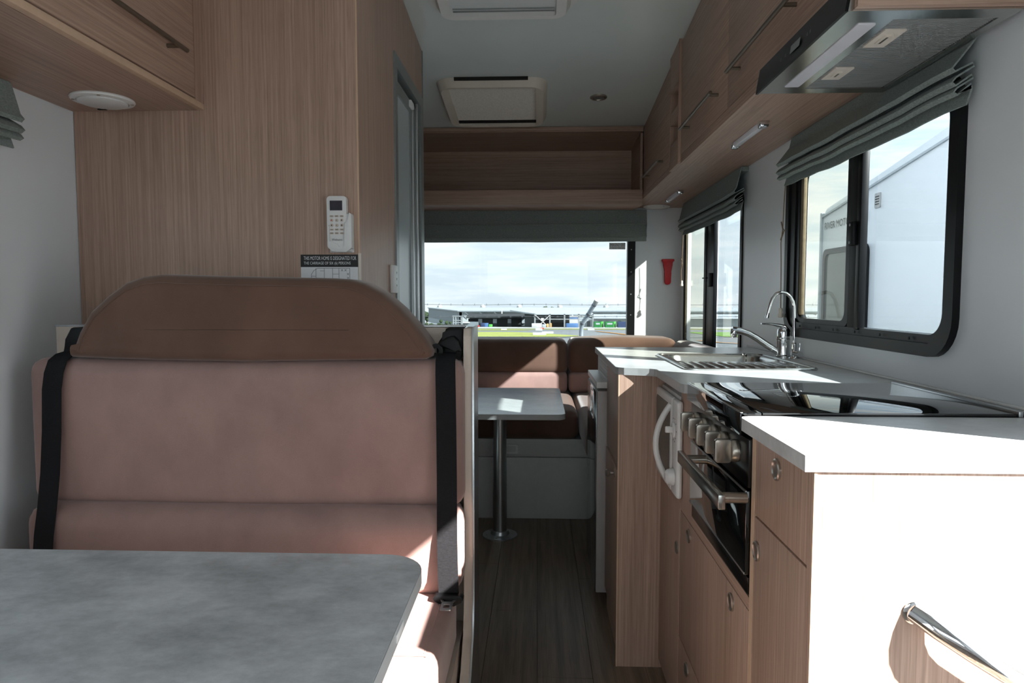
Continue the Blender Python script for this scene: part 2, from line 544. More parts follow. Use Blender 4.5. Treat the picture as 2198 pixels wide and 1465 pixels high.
# ------------------------------------------------------------------ roman blinds
def ribbon(b, prof, th, stations, mapf):
    n = len(prof)
    P = [Vector(p) for p in prof]
    offs = []
    for i in range(n):
        t = (P[min(i + 1, n - 1)] - P[max(i - 1, 0)])
        t = t.normalized() if t.length > 1e-9 else Vector((0, -1))
        offs.append(Vector((-t.y, t.x)) * th / 2)
    loop = [P[i] + offs[i] for i in range(n)] + [P[i] - offs[i] for i in reversed(range(n))]
    rings = []
    for k, u in enumerate(stations):
        rings.append([mapf(u, p.x, p.y, k) for p in loop])
    b.loft(rings)
PROF_FOLD = [(.028, 1.0), (.034, .90), (.050, .52), (.060, .44), (.054, .40), (.020, .50), (.017, .46), (.052, .33), (.060, .27), (.052, .23), (.021, .36), (.018, .32), (.050, .20), (.056, .15), (.048, .12), (.022, .25), (.020, .2), (.030, .0)]
def blind(name, label, axis, wall, sgn, u0, u1, ztop, zbot, prof, seed, rail=.03):
    rnd = random.Random(seed)
    n = 15
    st = [u0 + (u1 - u0) * i / (n - 1) for i in range(n)]
    wob = [rnd.uniform(-1, 1) for _ in range(n)]
    def mp_(u, d, z, k):
        sag = -.006 * math.sin(math.pi * k / (n - 1)) * (1 - z) + .0015 * wob[k] * (1 - z)
        zz = zbot + (ztop - zbot) * z + sag
        q = wall + sgn * (d + .002 * wob[k] * (1 - z) + .002)
        return Vector((q, u, zz)) if axis == 'x' else Vector((u, q, zz))
    t = thing(name, label, 'blind', (wall, (u0 + u1) / 2, zbot) if axis == 'x' else ((u0 + u1) / 2, wall, zbot))
    b = MB()
    pr = [(d, z) for d, z in prof]
    # work in real metres for the thickness
    hgt = ztop - zbot
    P2 = [(d, z * hgt) for d, z in pr]
    ribbon(b, P2, .0035, st, lambda u, d, z, k: mp_(u, d, z / hgt, k))
    b.build('cloth', M['blind'], t, ang=50)
    hb = MB()
    if axis == 'x':
        a, c = sorted((wall + sgn * .001, wall + sgn * rail))
        hb.box(a, c, u0 + .004, u1 - .004, ztop - .02, ztop)
    else:
        a, c = sorted((wall + sgn * .001, wall + sgn * rail))
        hb.box(u0 + .004, u1 - .004, a, c, ztop - .02, ztop)
    hb.build('head_rail', M['blind'], t)
    return t
blind('roman_blind', 'folded grey-green roman blind over the sliding window by the rear lounge', 'x', XR, -1, 2.99, 4.165, 1.618, 1.432, PROF_FOLD, 2)
blind('roman_blind', 'folded grey-green roman blind in front of the white wall at the dinette', 'x', XL, 1, .38, 1.655, 1.583, 1.425, PROF_FOLD, 3)
PROF_HOOD = [(.008, 1.0), (.011, .90), (.015, .79), (.026, .70), (.044, .56)] + PROF_FOLD[3:]
PROF_FLAT = [(.026, 1.0), (.034, .8), (.044, .58), (.050, .55), (.042, .53), (.030, .60), (.030, .54), (.036, .3), (.044, .17), (.047, .14), (.036, .12), (.030, .0)]
blind('roman_blind', 'folded grey-green roman blind above the sink window', 'x', XR, -1, 1.45, 2.475, 1.618, 1.452, PROF_HOOD, 1, .011)
blind('roman_blind', 'wide grey-green roman blind across the top of the rear window', 'y', YR, -1, -1.2, .675, 1.606, 1.412, PROF_FLAT, 4)
def cordset(label, y, ztop, zknot, ztog, x):
    t = thing('blind_cord', label, 'cord', (x, y, ztog))
    MB().tube([(x + .004, y - .004, ztop), (x + .002, y, (ztop + zknot) / 2), (x, y, zknot)], .0016, 6).build('cord', M['cord'], t)
    MB().tube([(x, y, zknot), (x - .003, y + .006, zknot - .05), (x - .002, y + .002, zknot - .12), (x, y, ztog + .02)], .0016, 6).build('cord', M['cord'], t)
    MB().tube([(x - .003, y + .008, zknot + .025), (x, y, zknot), (x + .002, y - .01, zknot - .006), (x - .003, y + .01, zknot - .04)], .0022, 6).build('knot', M['cord'], t)
    MB().lathe((x, y, ztog), 'z', [(.006, -.012), (.009, -.010), (.009, .0), (.006, .006), (.0075, .016), (.006, .022)], 14).build('toggle', M['cream'], t)
cordset('tan pull cord with toggle left of the sink window behind the taps', 2.492, 1.46, 1.305, 1.0, .872)
cordset('tan pull cord with toggle hanging between the red hammer and the side window', 4.20, 1.44, 1.27, 1.14, .872)

# ------------------------------------------------------------------ left side: wardrobe and washroom module
YW, XS = 1.925, -.505
wr = thing('washroom_cabinet', 'tall oak laminate washroom module beside the aisle', 'cabinet', (-.9, 2.45, ZF))
MB().box(XL + .002, XS - .001, YW, YW + .018, ZF, zc(YW) - .004).build('front_panel', M['wood_z'], wr)
MB().box(XS - .003, XS + .0012, YW - .0012, YW + .0018, ZF, zc(YW) - .004).build('edge_strip', M['wood_edge'], wr)
MB().prism([(YW + .002, ZF), (2.408, ZF), (2.408, zc(2.408) - .002), (YW + .002, zc(YW) - .002)], 'x', XS - .018, XS).build('side_panel', M['wood_z'], wr)
MB().prism([(2.408, 1.915), (3.0, 1.915), (3.0, zc(3.0) - .002), (2.408, zc(2.408) - .002)], 'x', XS - .018, XS).build('over_door_panel', M['wood_z'], wr)
MB().box(XL + .002, XS - .031, 2.985, 3.0, ZF, zc(3.0) - .003).build('rear_panel', M['wood_z'], wr)
MB().box(XS - .03, XS + .004, 2.998, 3.012, ZF, zc(3.0) - .004, .002).build('corner_profile', M['greyframe'], wr)
dr = thing('washroom_door', 'grey framed washroom door with frosted pane', 'door', (XS, 2.7, ZF))
MB().ring([(2.41, ZF + .002), (2.996, ZF + .002), (2.996, 1.914), (2.41, 1.914)], [(2.452, ZF + .05), (2.93, ZF + .05), (2.93, 1.868), (2.452, 1.868)], 'x', XS - .03, XS + .006).build('frame', M['greyframe'], dr)
MB().ring([(2.455, ZF + .052), (2.90, ZF + .052), (2.90, 1.845), (2.455, 1.845)], [(2.475, ZF + .09), (2.765, ZF + .09), (2.765, 1.80), (2.475, 1.80)], 'x', XS - .028, XS - .008).build('door_leaf_frame', M['greyframe'], dr)
MB().box(XS - .02, XS - .014, 2.465, 2.775, ZF + .08, 1.81).build('frosted_pane', M['frost'], dr)
MB().box(XS - .016, XS - .002, 2.80, 2.815, ZF + .06, 1.84, .002).build('seal_strip', M['alu'], dr)
MB().box(XS - .012, XS + .004, 2.865, 2.88, ZF + .06, 1.86, .002).build('seal_strip', M['alu'], dr)
MB().box(XS - .018, XS + .002, 2.74, 2.80, 1.815, 1.842, .004).build('hinge', M['white'], dr)
sw = thing('socket_strip', 'white narrow switch strip beside the washroom door', 'switch', (XS, 2.36, 1.09))
MB().box(XS, XS + .012, 2.318, 2.398, 1.075, 1.172, .003).build('plate', M['white'], sw)
for z in (1.102, 1.124, 1.146):
    MB().lathe((XS + .0122, 2.375, z), 'x', [(0, 0), (.004, 0), (.004, .0012), (0, .0012)], 10).build('button', M['greyframe'], sw)
MB().box(XS - .0035, XS + .003, YW - .003, YW + .006, .80, 1.185, .001).build('corner_guard', M['cream'], wr)
# remote control with wall holder
rc = thing('remote_holder', 'white plastic cradle holding the air conditioner remote', 'holder', (-.555, YW, 1.19))
b = MB()
b.prism([(-.588, 1.20), (-.575, 1.188), (-.535, 1.186), (-.520, 1.198), (-.520, 1.292), (-.527, 1.296), (-.530, 1.27), (-.540, 1.268), (-.540, 1.20), (-.556, 1.199), (-.560, 1.21), (-.583, 1.215), (-.583, 1.262), (-.588, 1.262)], 'y', YW - .0272, YW - .0221, .0012, 2)
b.box(-.588, -.520, YW - .004, YW, 1.187, 1.29)
b.box(-.5349, -.520, YW - .0225, YW - .003, 1.198, 1.292)
b.box(-.580, -.525, YW - .0225, YW - .003, 1.1885, 1.1952)
b.build('cradle', M['white'], rc)
rm = thing('remote_control', 'white remote control with dark display and rows of buttons', 'remote', (-.56, YW - .01, 1.19))
MB().prism(rr(-.590, -.535, 1.195, 1.342, .009, 5), 'y', YW - .022, YW - .004, .002, 2).build('body', M['white'], rm)
MB().box(-.581, -.546, YW - .0232, YW - .0215, 1.302, 1.329).build('display', M['screen'], rm)
for r_, z in enumerate((1.286, 1.275, 1.261, 1.249, 1.239)):
    for c_ in range(3):
        cx = -.5765 + c_ * .0142
        if r_ in (1, 2):
            bt = MB().lathe((cx, YW - .0228, z), 'y', [(0, -.0006), (.0043, -.0004), (.005, .001), (0, .001)], 16).build('button', M['beige'], rm)
            MB().lathe((cx, YW - .0233, z), 'y', [(0, -.0004), (.0018, -.0004), (.0018, .0003), (0, .0003)], 3 if c_ == 1 else 12).build('symbol', M['red'] if (r_, c_) == (1, 0) else M['ink'], bt)
        else:
            bt = MB().prism(rr(cx - .0058, cx + .0058, z - .003, z + .003, .0024, 3), 'y', YW - .0232, YW - .0215).build('button', M['beige'], rm)
            MB().box(cx - .0035, cx + .0035, YW - .0236, YW - .023, z - .0008, z + .0008).build('symbol', M['greyink'], bt)
text('lettering', 'Webasto', M['greyink'], rm, (-.577, YW - .0225, 1.218), (1, 0, 0), (0, 0, 1), .0062, .030)
# notice
ntc = thing('notice_sheet', 'black and white passenger notice under the remote control', 'notice', (-.59, YW, .98))
MB().box(-.673, -.509, YW - .0025, YW - .0005, .99, 1.18).build('sheet', M['paper'], ntc)
hd = MB().box(-.673, -.509, YW - .003, YW - .0024, 1.146, 1.181).build('header', M['ink'], ntc)
text('lettering', 'THIS MOTOR HOME IS DESIGNATED FOR', M['paper'], hd, (-.664, YW - .0031, 1.1655), (1, 0, 0), (0, 0, 1), .0105, .150)
text('lettering', 'THE CARRIAGE OF SIX (6) PERSONS', M['paper'], hd, (-.664, YW - .0031, 1.1505), (1, 0, 0), (0, 0, 1), .0105, .134)
def linework(segs, y, r, name, m, par):
    b = MB()
    for (x0, z0), (x1, z1) in segs:
        d = Vector((x1 - x0, z1 - z0))
        nn = Vector((-d.y, d.x)).normalized() * r
        b.prism([(x0 + nn.x, z0 + nn.y), (x1 + nn.x, z1 + nn.y), (x1 - nn.x, z1 - nn.y), (x0 - nn.x, z0 - nn.y)], 'y', y - .0005, y)
    return b.build(name, m, par, smooth=False)
sg = []
pp = [(-.643, 1.095), (-.643, 1.125), (-.636, 1.136), (-.625, 1.1425), (-.533, 1.1425), (-.533, 1.095), (-.643, 1.095)]
sg += list(zip(pp, pp[1:]))
for x in (-.63, -.606, -.582, -.564):
    sg.append(((x, 1.095), (x, 1.1425)))
for x, z in ((-.555, 1.137), (-.545, 1.137), (-.538, 1.126), (-.538, 1.115)):
    sg += [((x - .003, z - .003), (x + .003, z + .003)), ((x - .003, z + .003), (x + .003, z - .003))]
sg += [((-.582, 1.126), (-.564, 1.126)), ((-.618, 1.135), (-.606, 1.135)), ((-.643, 1.12), (-.63, 1.12))]
linework(sg, YW - .0025, .0005, 'floor_plan', M['greyink'], ntc)
# overhead cupboard left
oh = thing('overhead_cupboard', 'oak overhead cupboard above the dinette seat', 'cupboard', (-1.13, .9, 1.585))
OX = -.94
MB().box(XL + .002, OX - .018, .0, YW - .002, 1.585, 1.6).build('underside_panel', M['wood_y'], oh)
MB().box(OX - .018, OX, .0, YW - .002, 1.5852, 1.602, .001).build('bottom_rail', M['wood_edge'], oh)
MB().box(OX - .018, OX, YW - .05, YW - .002, 1.602, zc(1.9) - .005).build('end_stile', M['wood_z'], oh)
MB().box(XL + .002, OX - .02, .0, YW - .002, 1.6, 2.0).build('carcass', M['wood_y'], oh)
for y0, y1 in ((.02, .94), (.945, 1.872)):
    d_ = MB().box(OX - .017, OX + .001, y0, y1, 1.605, 2.12, .001).build('cupboard_door', M['wood_y'], oh)
    hh = MB().tube([(OX + .034, y1 - .55, 1.695), (OX + .034, y1 - .10, 1.695)], .0058, 12).build('handle', M['bronze'], d_)
    for y in (y1 - .515, y1 - .135):
        MB().tube([(OX, y, 1.695), (OX + .034, y, 1.695)], .0055, 10).build('handle_post', M['bronze'], hh)
def disc(name, label, x, y, z, r, slot=True):
    t = thing(name, label, 'speaker', (x, y, z))
    MB().lathe((x, y, z), 'z', [(r * .98, 0), (r, -.003), (r * .97, -.007), (r * .80, -.009), (r * .79, -.006), (.0, -.006)], 48).build('ring', M['white'], t)
    MB().lathe((x, y, z), 'z', [(r * .77, -.005), (r * .77, -.011), (r * .70, -.014), (0, -.015)], 40).build('cover', M['white'], t)
    for a in (25, 115, 205, 295):
        MB().lathe((x + r * .885 * math.cos(math.radians(a)), y + r * .885 * math.sin(math.radians(a)), z - .0085), 'z', [(0, -.0014), (.004, -.001), (.004, .001), (0, .001)], 10).build('screw', M['nickel'], t)
    if slot:
        MB().box(x - .045, x - .022, y + .045, y + .052, z - .0152, z - .0125).build('badge', M['dark'], t)
disc('ceiling_speaker', 'round white speaker under the left overhead cupboard', -1.155, 1.805, 1.585, .077)

# ------------------------------------------------------------------ cushions
def cushion(name, m, par, x0, x1, y0, y1, z0, z1, r, bulge=(0, 0, 0), div=10, seg=4, warp=None):
    b = MB()
    b.box(x0, x1, y0, y1, z0, z1)
    bm = b.bm
    bmesh.ops.bevel(bm, geom=list(bm.edges), offset=r, segments=seg, affect='EDGES', profile=.5, clamp_overlap=True)
    bmesh.ops.subdivide_edges(bm, edges=[e for e in bm.edges if e.calc_length() > .08], cuts=div, use_grid_fill=True)
    cx, cy, cz = (x0 + x1) / 2, (y0 + y1) / 2, (z0 + z1) / 2
    hx, hy, hz = (x1 - x0) / 2, (y1 - y0) / 2, (z1 - z0) / 2
    for v in bm.verts:
        u, vv, w_ = (v.co.x - cx) / hx, (v.co.y - cy) / hy, (v.co.z - cz) / hz
        f = lambda a: max(0.0, 1 - abs(a) ** 3)
        v.co.x += bulge[0] * u * f(vv) * f(w_)
        v.co.y += bulge[1] * vv * f(u) * f(w_)
        v.co.z += bulge[2] * max(w_, 0) * f(u) * f(vv)
        if warp:
            v.co = warp(v.co)
    return b.build(name, m, par, ang=60)
# ------------------------------------------------------------------ dinette seat
ds = thing('dinette_bench', 'dusty pink two person dinette bench with brown headrest', 'seat', (-.7, 1.5, ZF))
sagtop = lambda c: c + Vector((0, 0, -.008 * (1 - ((c.x + .7) / .53) ** 2)))
MB().box(-1.26, -.188, 1.735, 1.755, ZF, .985, .003).build('back_panel', M['beige'], ds)
MB().box(-1.262, -.185, 1.735, 1.757, .983, .99, .002).build('back_panel_edging', M['alu'], ds)
b = MB()
b.prism([(1.757, .985), (1.757, ZF), (1.33, ZF), (1.36, .02), (1.44, .10), (1.56, .17), (1.62, .23), (1.645, .31), (1.65, .42), (1.65, .965), (1.66, .985)], 'x', -.182, -.160, .003, 2)
sp = b.build('side_panel', M['beige'], ds)
MB().prism([(1.76, .988), (1.76, ZF), (1.325, ZF), (1.355, .02), (1.435, .10), (1.555, .17), (1.615, .23), (1.641, .31), (1.646, .42), (1.646, .968), (1.657, .988)], 'x', -.160, -.1555).build('edging', M['alu'], sp)
MB().box(-1.21, -.19, 1.31, 1.73, ZF, .215).build('seat_base', M['beige'], ds)
cushion('backrest', M['pink'], ds, -1.245, -.178, 1.60, 1.732, .553, .912, .035, (0, .012, .006), 10, 4, sagtop)
def lowwarp(c):
    return c + Vector((0, 0, -.004 * (1 - ((c.x + .7) / .53) ** 2)))
cushion('lower_backrest', M['pink'], ds, -1.235, -.178, 1.55, 1.70, .352, .562, .045, (0, .012, .004), 10, 4, lowwarp)
cushion('seat_cushion', M['pink'], ds, -1.22, -.195, 1.265, 1.62, .215, .362, .03, (.0, .006, .006), 8, 4)
MB().tube([(-1.19, 1.283, .3615), (-.7, 1.282, .3645), (-.215, 1.283, .3615)], .0012, 6).build('seam', M['pink'], ds)
MB().tube([(-.222, 1.29, .3615), (-.22, 1.42, .3635), (-.222, 1.55, .3615)], .0012, 6).build('seam', M['pink'], ds)
# headrest: outline in x,z with soft edge
hl = [(-1.125, .915), (-1.121, .937), (-1.105, .977), (-1.075, 1.026), (-1.029, 1.066), (-.984, 1.097), (-.94, 1.111), (-.896, 1.116), (-.744, 1.111), (-.582, 1.108), (-.485, 1.106), (-.442, 1.103), (-.41, 1.093), (-.368, 1.07), (-.326, 1.033), (-.289, .992), (-.262, .955), (-.25, .933), (-.252, .919), (-.268, .912), (-.478, .909), (-.695, .905), (-.914, .908), (-1.024, .911)]
def inset(pts, d):
    n = len(pts)
    res = []
    for i in range(n):
        a, c = Vector(pts[i - 1]), Vector(pts[(i + 1) % n])
        t = (c - a).normalized()
        res.append((pts[i][0] + t.y * d, pts[i][1] - t.x * d))
    return res
b = MB()
Rg = []
for y, d in ((1.588, .032), (1.586, .026), (1.588, .018), (1.594, .008), (1.604, .002), (1.63, 0), (1.70, 0), (1.728, .008), (1.736, .02)):
    Rg.append([(x, y, z) for x, z in inset(hl, d)])
hin = inset(hl, .032)
for y, t_ in ((1.5875, .3), (1.586, .65), (1.5855, .97)):
    Rg.insert(0, [(x + (min(max(x, -.93), -.45) - x) * t_, y, z + (.985 - z) * t_) for x, z in hin])
b.loft(Rg)
b.build('headrest', M['brown'], ds, ang=60)
seam = inset(hl, .022)[1:17]
MB().tube([(x, 1.5860, z) for x, z in seam], .0014, 6).build('headrest_seam', M['brown'], ds)

# ------------------------------------------------------------------ seat belts
def belt(label, xs, path, anchor, buckle):
    t = thing('seat_belt', label, 'seat belt', (xs[0], path[0][0], path[-1][1]))
    b = MB()
    rings = []
    n = len(path)
    for i, (y, z) in enumerate(path):
        f = i / (n - 1)
        x = xs[0] * (1 - f) + xs[1] * f
        a, c = Vector(path[max(i - 1, 0)]), Vector(path[min(i + 1, n - 1)])
        tt = (c - a).normalized()
        nn = Vector((tt.y, -tt.x)) * .0011
        wdt = .0235
        rings.append([(x - wdt, y + nn.x, z + nn.y), (x + wdt, y + nn.x, z + nn.y), (x + wdt, y - nn.x, z - nn.y), (x - wdt, y - nn.x, z - nn.y)])
    b.loft(rings)
    b.build('webbing', M['belt'], t, ang=50)
    anchor(t)
    if buckle:
        buckle(t)
    return t
def anchor_r(t):
    MB().prism([(-.250, .940), (-.246, .915), (-.232, .902), (-.19, .905), (-.183, .93), (-.183, .985), (-.228, .985), (-.228, .972), (-.242, .955)], 'y', 1.665, 1.735, .006, 2).build('housing', M['black'], t)
    MB().prism([(-.243, .948), (-.222, .963), (-.205, .968), (-.192, .955), (-.184, .927), (-.2, .930), (-.235, .940)], 'y', 1.64, 1.668, .005, 2).build('guide_cover', M['black'], t)
    MB().ring([(-.247 + .017 * math.cos(a * math.pi / 8), .931 + .017 * math.sin(a * math.pi / 8)) for a in range(16)], [(-.247 + .007 * math.cos(a * math.pi / 8), .931 + .007 * math.sin(a * math.pi / 8)) for a in range(16)], 'y', 1.643, 1.655).build('guide_loop', M['black'], t)
def buckle_r(t):
    y0, z0 = 1.508, .022
    k = MB().prism([(-.240, .352 + z0), (-.236, .346 + z0), (-.215, .334 + z0), (-.19, .334 + z0), (-.172, .343 + z0), (-.168, .352 + z0), (-.176, .360 + z0), (-.232, .360 + z0)], 'y', y0, y0 + .024, .003, 2).build('tongue_grip', M['black'], t)
    MB().ring(rr(-.216, -.190, 1.458, 1.496, .004, 3), rr(-.210, -.196, 1.466, 1.486, .001, 3), 'z', .370, .373).build('tongue', M['alu'], k)
    MB().prism([(-.221, 1.509), (-.214, 1.494), (-.192, 1.494), (-.185, 1.509), (-.190, 1.509), (-.195, 1.4985), (-.211, 1.4985), (-.216, 1.509)], 'z', .3702, .3732).build('tongue', M['alu'], k)
pth = [(1.655, .925), (1.625, .921), (1.600, .908), (1.586, .880), (1.578, .84), (1.573, .74), (1.563, .64), (1.549, .56), (1.536, .50), (1.530, .45), (1.526, .41), (1.524, .37)]
belt('black seat belt with metal tongue at the aisle side of the dinette seat', (-.222, -.2035), pth, anchor_r, buckle_r)
def anchor_l(t):
    MB().prism([(-1.20, .90), (-1.185, .955), (-1.172, .985), (-1.128, .985), (-1.128, .90)], 'y', 1.665, 1.735, .006, 2).build('housing', M['black'], t)
belt('black seat belt at the wall side of the dinette seat', (-1.158, -1.168), pth, anchor_l, None)

# ------------------------------------------------------------------ dinette table
tb = thing('dinette_table', 'grey concrete look dinette table with rounded corner', 'table', (-.75, .8, ZF))
def rc4(x0, x1, y0, y1, r, n=8):
    p = [(x0, y0)]
    for cx, cy, a in ((x1 - r, y0 + r, -90), (x1 - r, y1 - r, 0)):
        for i in range(n + 1):
            t = math.radians(a + 90 * i / n)
            p.append((cx + r * math.cos(t), cy + r * math.sin(t)))
    return p + [(x0, y1)]
TO = rc4(XL + .004, -.192, .40, 1.158, .075)
MB().prism(TO, 'z', .587, .612).build('tabletop', M['table'], tb)
TI = rc4(XL + .004, -.1905, .3985, 1.1595, .0765)
MB().ring(TI, TO, 'z', .5872, .6115).build('edge_band', M['edgeband'], tb)
MB().tube([(-.75, .78, ZF), (-.75, .78, .587)], .03, 20).build('pedestal', M['alu'], tb)
MB().lathe((-.75, .78, ZF), 'z', [(.09, 0), (.09, .006), (.035, .02), (.03, .03)], 32).build('base_flange', M['alu'], tb)
MB().box(-.1908, -.1885, .885, .93, .594, .606, .001).build('edge_clip', M['white'], tb)

# ------------------------------------------------------------------ rear table
rt = thing('lounge_table', 'blue-grey pedestal table in front of the rear lounge', 'table', (-.18, 3.17, ZF))
TR = rr(-.46, .108, 2.665, 3.46, .035, 6)
MB().prism(TR, 'z', .578, .600).build('tabletop', M['reartable'], rt)
MB().ring(rr(-.4615, .1095, 2.6635, 3.4615, .036, 6), TR, 'z', .5785, .5998).build('edge_band', M['edgeband'], rt)
MB().tube([(-.178, 3.17, ZF + .01), (-.178, 3.17, .578)], [.034, .030], 28).build('pedestal', M['alu'], rt)
fg = MB().lathe((-.178, 3.17, ZF), 'z', [(.082, 0), (.082, .005), (.045, .010), (.040, .025), (.034, .027)], 40).build('base_flange', M['alu'], rt)
for a in range(6):
    MB().lathe((-.178 + .063 * math.cos(a * 1.047 + .3), 3.17 + .063 * math.sin(a * 1.047 + .3), ZF + .0085), 'z', [(.005, -.003), (.005, .001), (0, .0015)], 10).build('screw', M['nickel'], fg)

# ------------------------------------------------------------------ rear lounge
lb = thing('lounge_bench', 'pale grey box base of the rear lounge', 'bench base', (-.3, 3.9, ZF))
MB().box(XL + .002, .25, 3.42, 3.438, ZF, .25, .001).build('lower_panel', M['base_white'], lb)
MB().box(XL + .002, .25, 3.42, 3.438, .254, .345, .001).build('upper_panel', M['base_white'], lb)
MB().box(XL + .002, XR - .002, 3.438, YR - .002, ZF, .345).build('seat_box', M['base_white'], lb)
MB().box(.25, XR - .002, 2.90, 3.438, ZF, .345, .001).build('wing_box', M['base_white'], lb)
vt = MB().prism(rr(-.235, -.10, .270, .318, .004, 3), 'y', 3.412, 3.42).build('catch_plate', M['white'], lb)
MB().prism(rr(-.225, -.175, .280, .308, .004, 3), 'y', 3.409, 3.4125).build('catch_button', M['base_white'], vt)
MB().prism(rr(-.165, -.112, .280, .308, .004, 3), 'y', 3.409, 3.4125).build('catch_button', M['base_white'], vt)
def top_thing(o, label, cat, group=None):
    return tag(o, label, cat, group)
top_thing(cushion('lounge_seat_cushion', M['brown'], None, -1.28, .205, 3.395, 4.335, .345, .492, .04, (0, .004, .006), 8), 'brown velour seat cushion on the rear lounge behind the table', 'cushion')
top_thing(cushion('lounge_seat_cushion', M['brown'], None, .212, .885, 2.92, 4.335, .345, .492, .04, (.004, .0, .006), 8), 'brown velour seat cushion on the lounge wing beside the fridge', 'cushion')
def back2(name, label, x0, x1, zt, seams, warp=None):
    t = thing(name, label, 'cushion', ((x0 + x1) / 2, 4.2, .49))
    cushion('upper_band', M['brown'], t, x0, x1, 4.05, 4.335, .60, zt, .045, (0, .008, .004), 8, 4, warp)
    cushion('lower_band', M['pink'], t, x0 + .002, x1 - .002, 4.045, 4.335, .490, .618, .03, (0, .006, 0), 8, 4, warp)
    for x in seams:
        pts = [Vector((x, 4.055, zt - .022)), Vector((x + .004, 4.0435, .72)), Vector((x + .006, 4.045, .625))]
        MB().tube([warp(p) if warp else p for p in pts], .0016, 6).build('seam', M['brown'], t)
back2('lounge_back_cushion', 'brown and pink back cushion under the middle of the rear window', -1.28, .178, .808, (-.28, -.14))
def cw(c):
    u = max(0, (c.x - .35) / .4)
    return c + Vector((0, -.10 * u * u, .012 * min(1, (c.x - .18) / .3) if c.z > .7 else 0))
back2('lounge_back_cushion', 'brown and pink curved corner cushion below the red hammer', .182, .80, .812, (), cw)
t = thing('lounge_back_cushion', 'brown back cushion along the wall under the side window', 'cushion', (.82, 3.4, .49))
cushion('upper_band', M['brown'], t, .765, .885, 2.90, 3.925, .60, .818, .045, (.006, .0, .004), 8)
cushion('lower_band', M['pink'], t, .763, .885, 2.902, 3.923, .490, .618, .03, (.005, 0, 0), 8)
# ------------------------------------------------------------------ emergency hammer
hm = thing('emergency_hammer', 'red emergency hammer fixed on the rear white wall', 'hammer', (.815, YR, 1.14))
MB().prism([(.795, 1.16), (.798, 1.148), (.806, 1.142), (.815, 1.14), (.824, 1.142), (.832, 1.148), (.835, 1.16), (.833, 1.215), (.837, 1.225), (.84, 1.265), (.846, 1.28), (.846, 1.29), (.784, 1.29), (.784, 1.28), (.790, 1.265), (.793, 1.225), (.797, 1.215)], 'y', YR - .022, YR - .0005, .003, 2).build('handle', M['red'], hm)
MB().prism([(.778, 1.30), (.776, 1.289), (.782, 1.283), (.848, 1.283), (.854, 1.289), (.852, 1.30)], 'y', YR - .027, YR - .002, .003, 2).build('head', M['red'], hm)

# ------------------------------------------------------------------ kitchen bench
BT, BB = .852, .830            # worktop top and underside
CX = .367                      # cabinet front plane
def lock(y, z, par, x=CX):
    o = MB().lathe((x, y, z), 'x', [(.017, .001), (.017, -.002), (.0145, -.0035), (.0125, -.002), (.0115, -.0015), (0, -.0015)], 28).build('push_lock', M['nickel'], par)
    return o
du = thing('drawer_unit', 'oak kitchen unit by the entry with drawer and door', 'cabinet', (.63, 1.04, ZF))
MB().box(CX, XR - .002, .9065, .9245, ZF, BB).build('end_panel', M['wood_z'], du)
MB().box(CX - .0005, CX + .003, .9055, .909, ZF, BB).build('edge_strip', M['wood_edge'], du)
MB().box(CX, XR - .002, 1.152, 1.168, ZF, BB).build('inner_panel', M['wood_edge'], du)
MB().box(CX + .02, XR - .002, .9245, 1.152, ZF, .80).build('carcass', M['wood_z'], du)
d_ = MB().box(CX + .001, CX + .018, .9265, 1.151, .6935, BB - .002, .001).build('drawer', M['wood_z'], du)
lock(1.049, .796, d_)
d_ = MB().box(CX + .001, CX + .018, .9265, 1.151, ZF + .05, .690, .001).build('cabinet_door', M['wood_z'], du)
lock(1.134, .636, d_)
ou = thing('oven_unit', 'oak kitchen unit housing the cooker', 'cabinet', (.63, 1.4, ZF))
MB().box(CX, XR - .002, 1.612, 1.748, .518, BB).build('inner_panel', M['wood_z'], ou)
MB().box(CX + .02, XR - .002, 1.168, 1.748, ZF, .51).build('carcass', M['wood_z'], ou)
MB().box(CX, XR - .002, 1.168, 1.612, .518, .54).build('oven_shelf', M['wood_y'], ou)
d_ = MB().box(CX + .001, CX + .018, 1.170, 1.744, .186, .514, .001).build('cabinet_door', M['wood_z'], ou)
lock(1.275, .484, d_)
lock(1.640, .482, d_)
d_ = MB().box(CX + .001, CX + .018, 1.170, 1.744, ZF + .03, .182, .001).build('drawer', M['wood_z'], ou)
lock(1.640, .146, d_)
mu = thing('microwave_unit', 'oak kitchen unit with microwave recess', 'cabinet', (.63, 1.85, ZF))
MB().box(CX + .001, CX + .018, 1.752, 2.028, ZF + .03, .520, .001).build('cabinet_door', M['wood_z'], mu)
lock(1.775, .404, mu)
MB().box(CX, XR - .002, 1.75, 2.0285, .52, .540).build('microwave_shelf', M['wood_y'], mu)
MB().box(CX + .02, XR - .002, 1.75, 2.0285, ZF, .52).build('carcass', M['wood_z'], mu)
MB().box(.80, XR - .002, 1.75, 2.0285, .54, .70).build('back_panel', M['wood_z'], mu)
su = thing('sink_unit', 'oak corner unit under the sink with tall side panel', 'cabinet', (.55, 2.45, ZF))
MB().box(.240, .40, 2.03, 2.046, ZF, BB).build('corner_panel', M['wood_z'], su)
MB().box(.2395, .243, 2.0285, 2.031, ZF, BB).build('edge_strip', M['wood_edge'], su)
MB().box(.40, XR - .002, 2.032, 2.046, ZF, .70).build('back_panel', M['wood_z'], su)
MB().box(.248, .262, 2.046, 2.44, .535, BB, .001).build('fascia', M['wood_z'], su)
d_ = MB().box(.244, .262, 2.05, 2.43, ZF + .08, .527, .001).build('cabinet_door', M['wood_z'], su)
kn = MB().lathe((.244, 2.145, .505), 'x', [(.013, 0), (.013, -.002), (.005, -.004), (.005, -.014), (.011, -.018), (.0125, -.024), (.009, -.029), (0, -.03)], 24).build('knob', M['nickel'], d_)
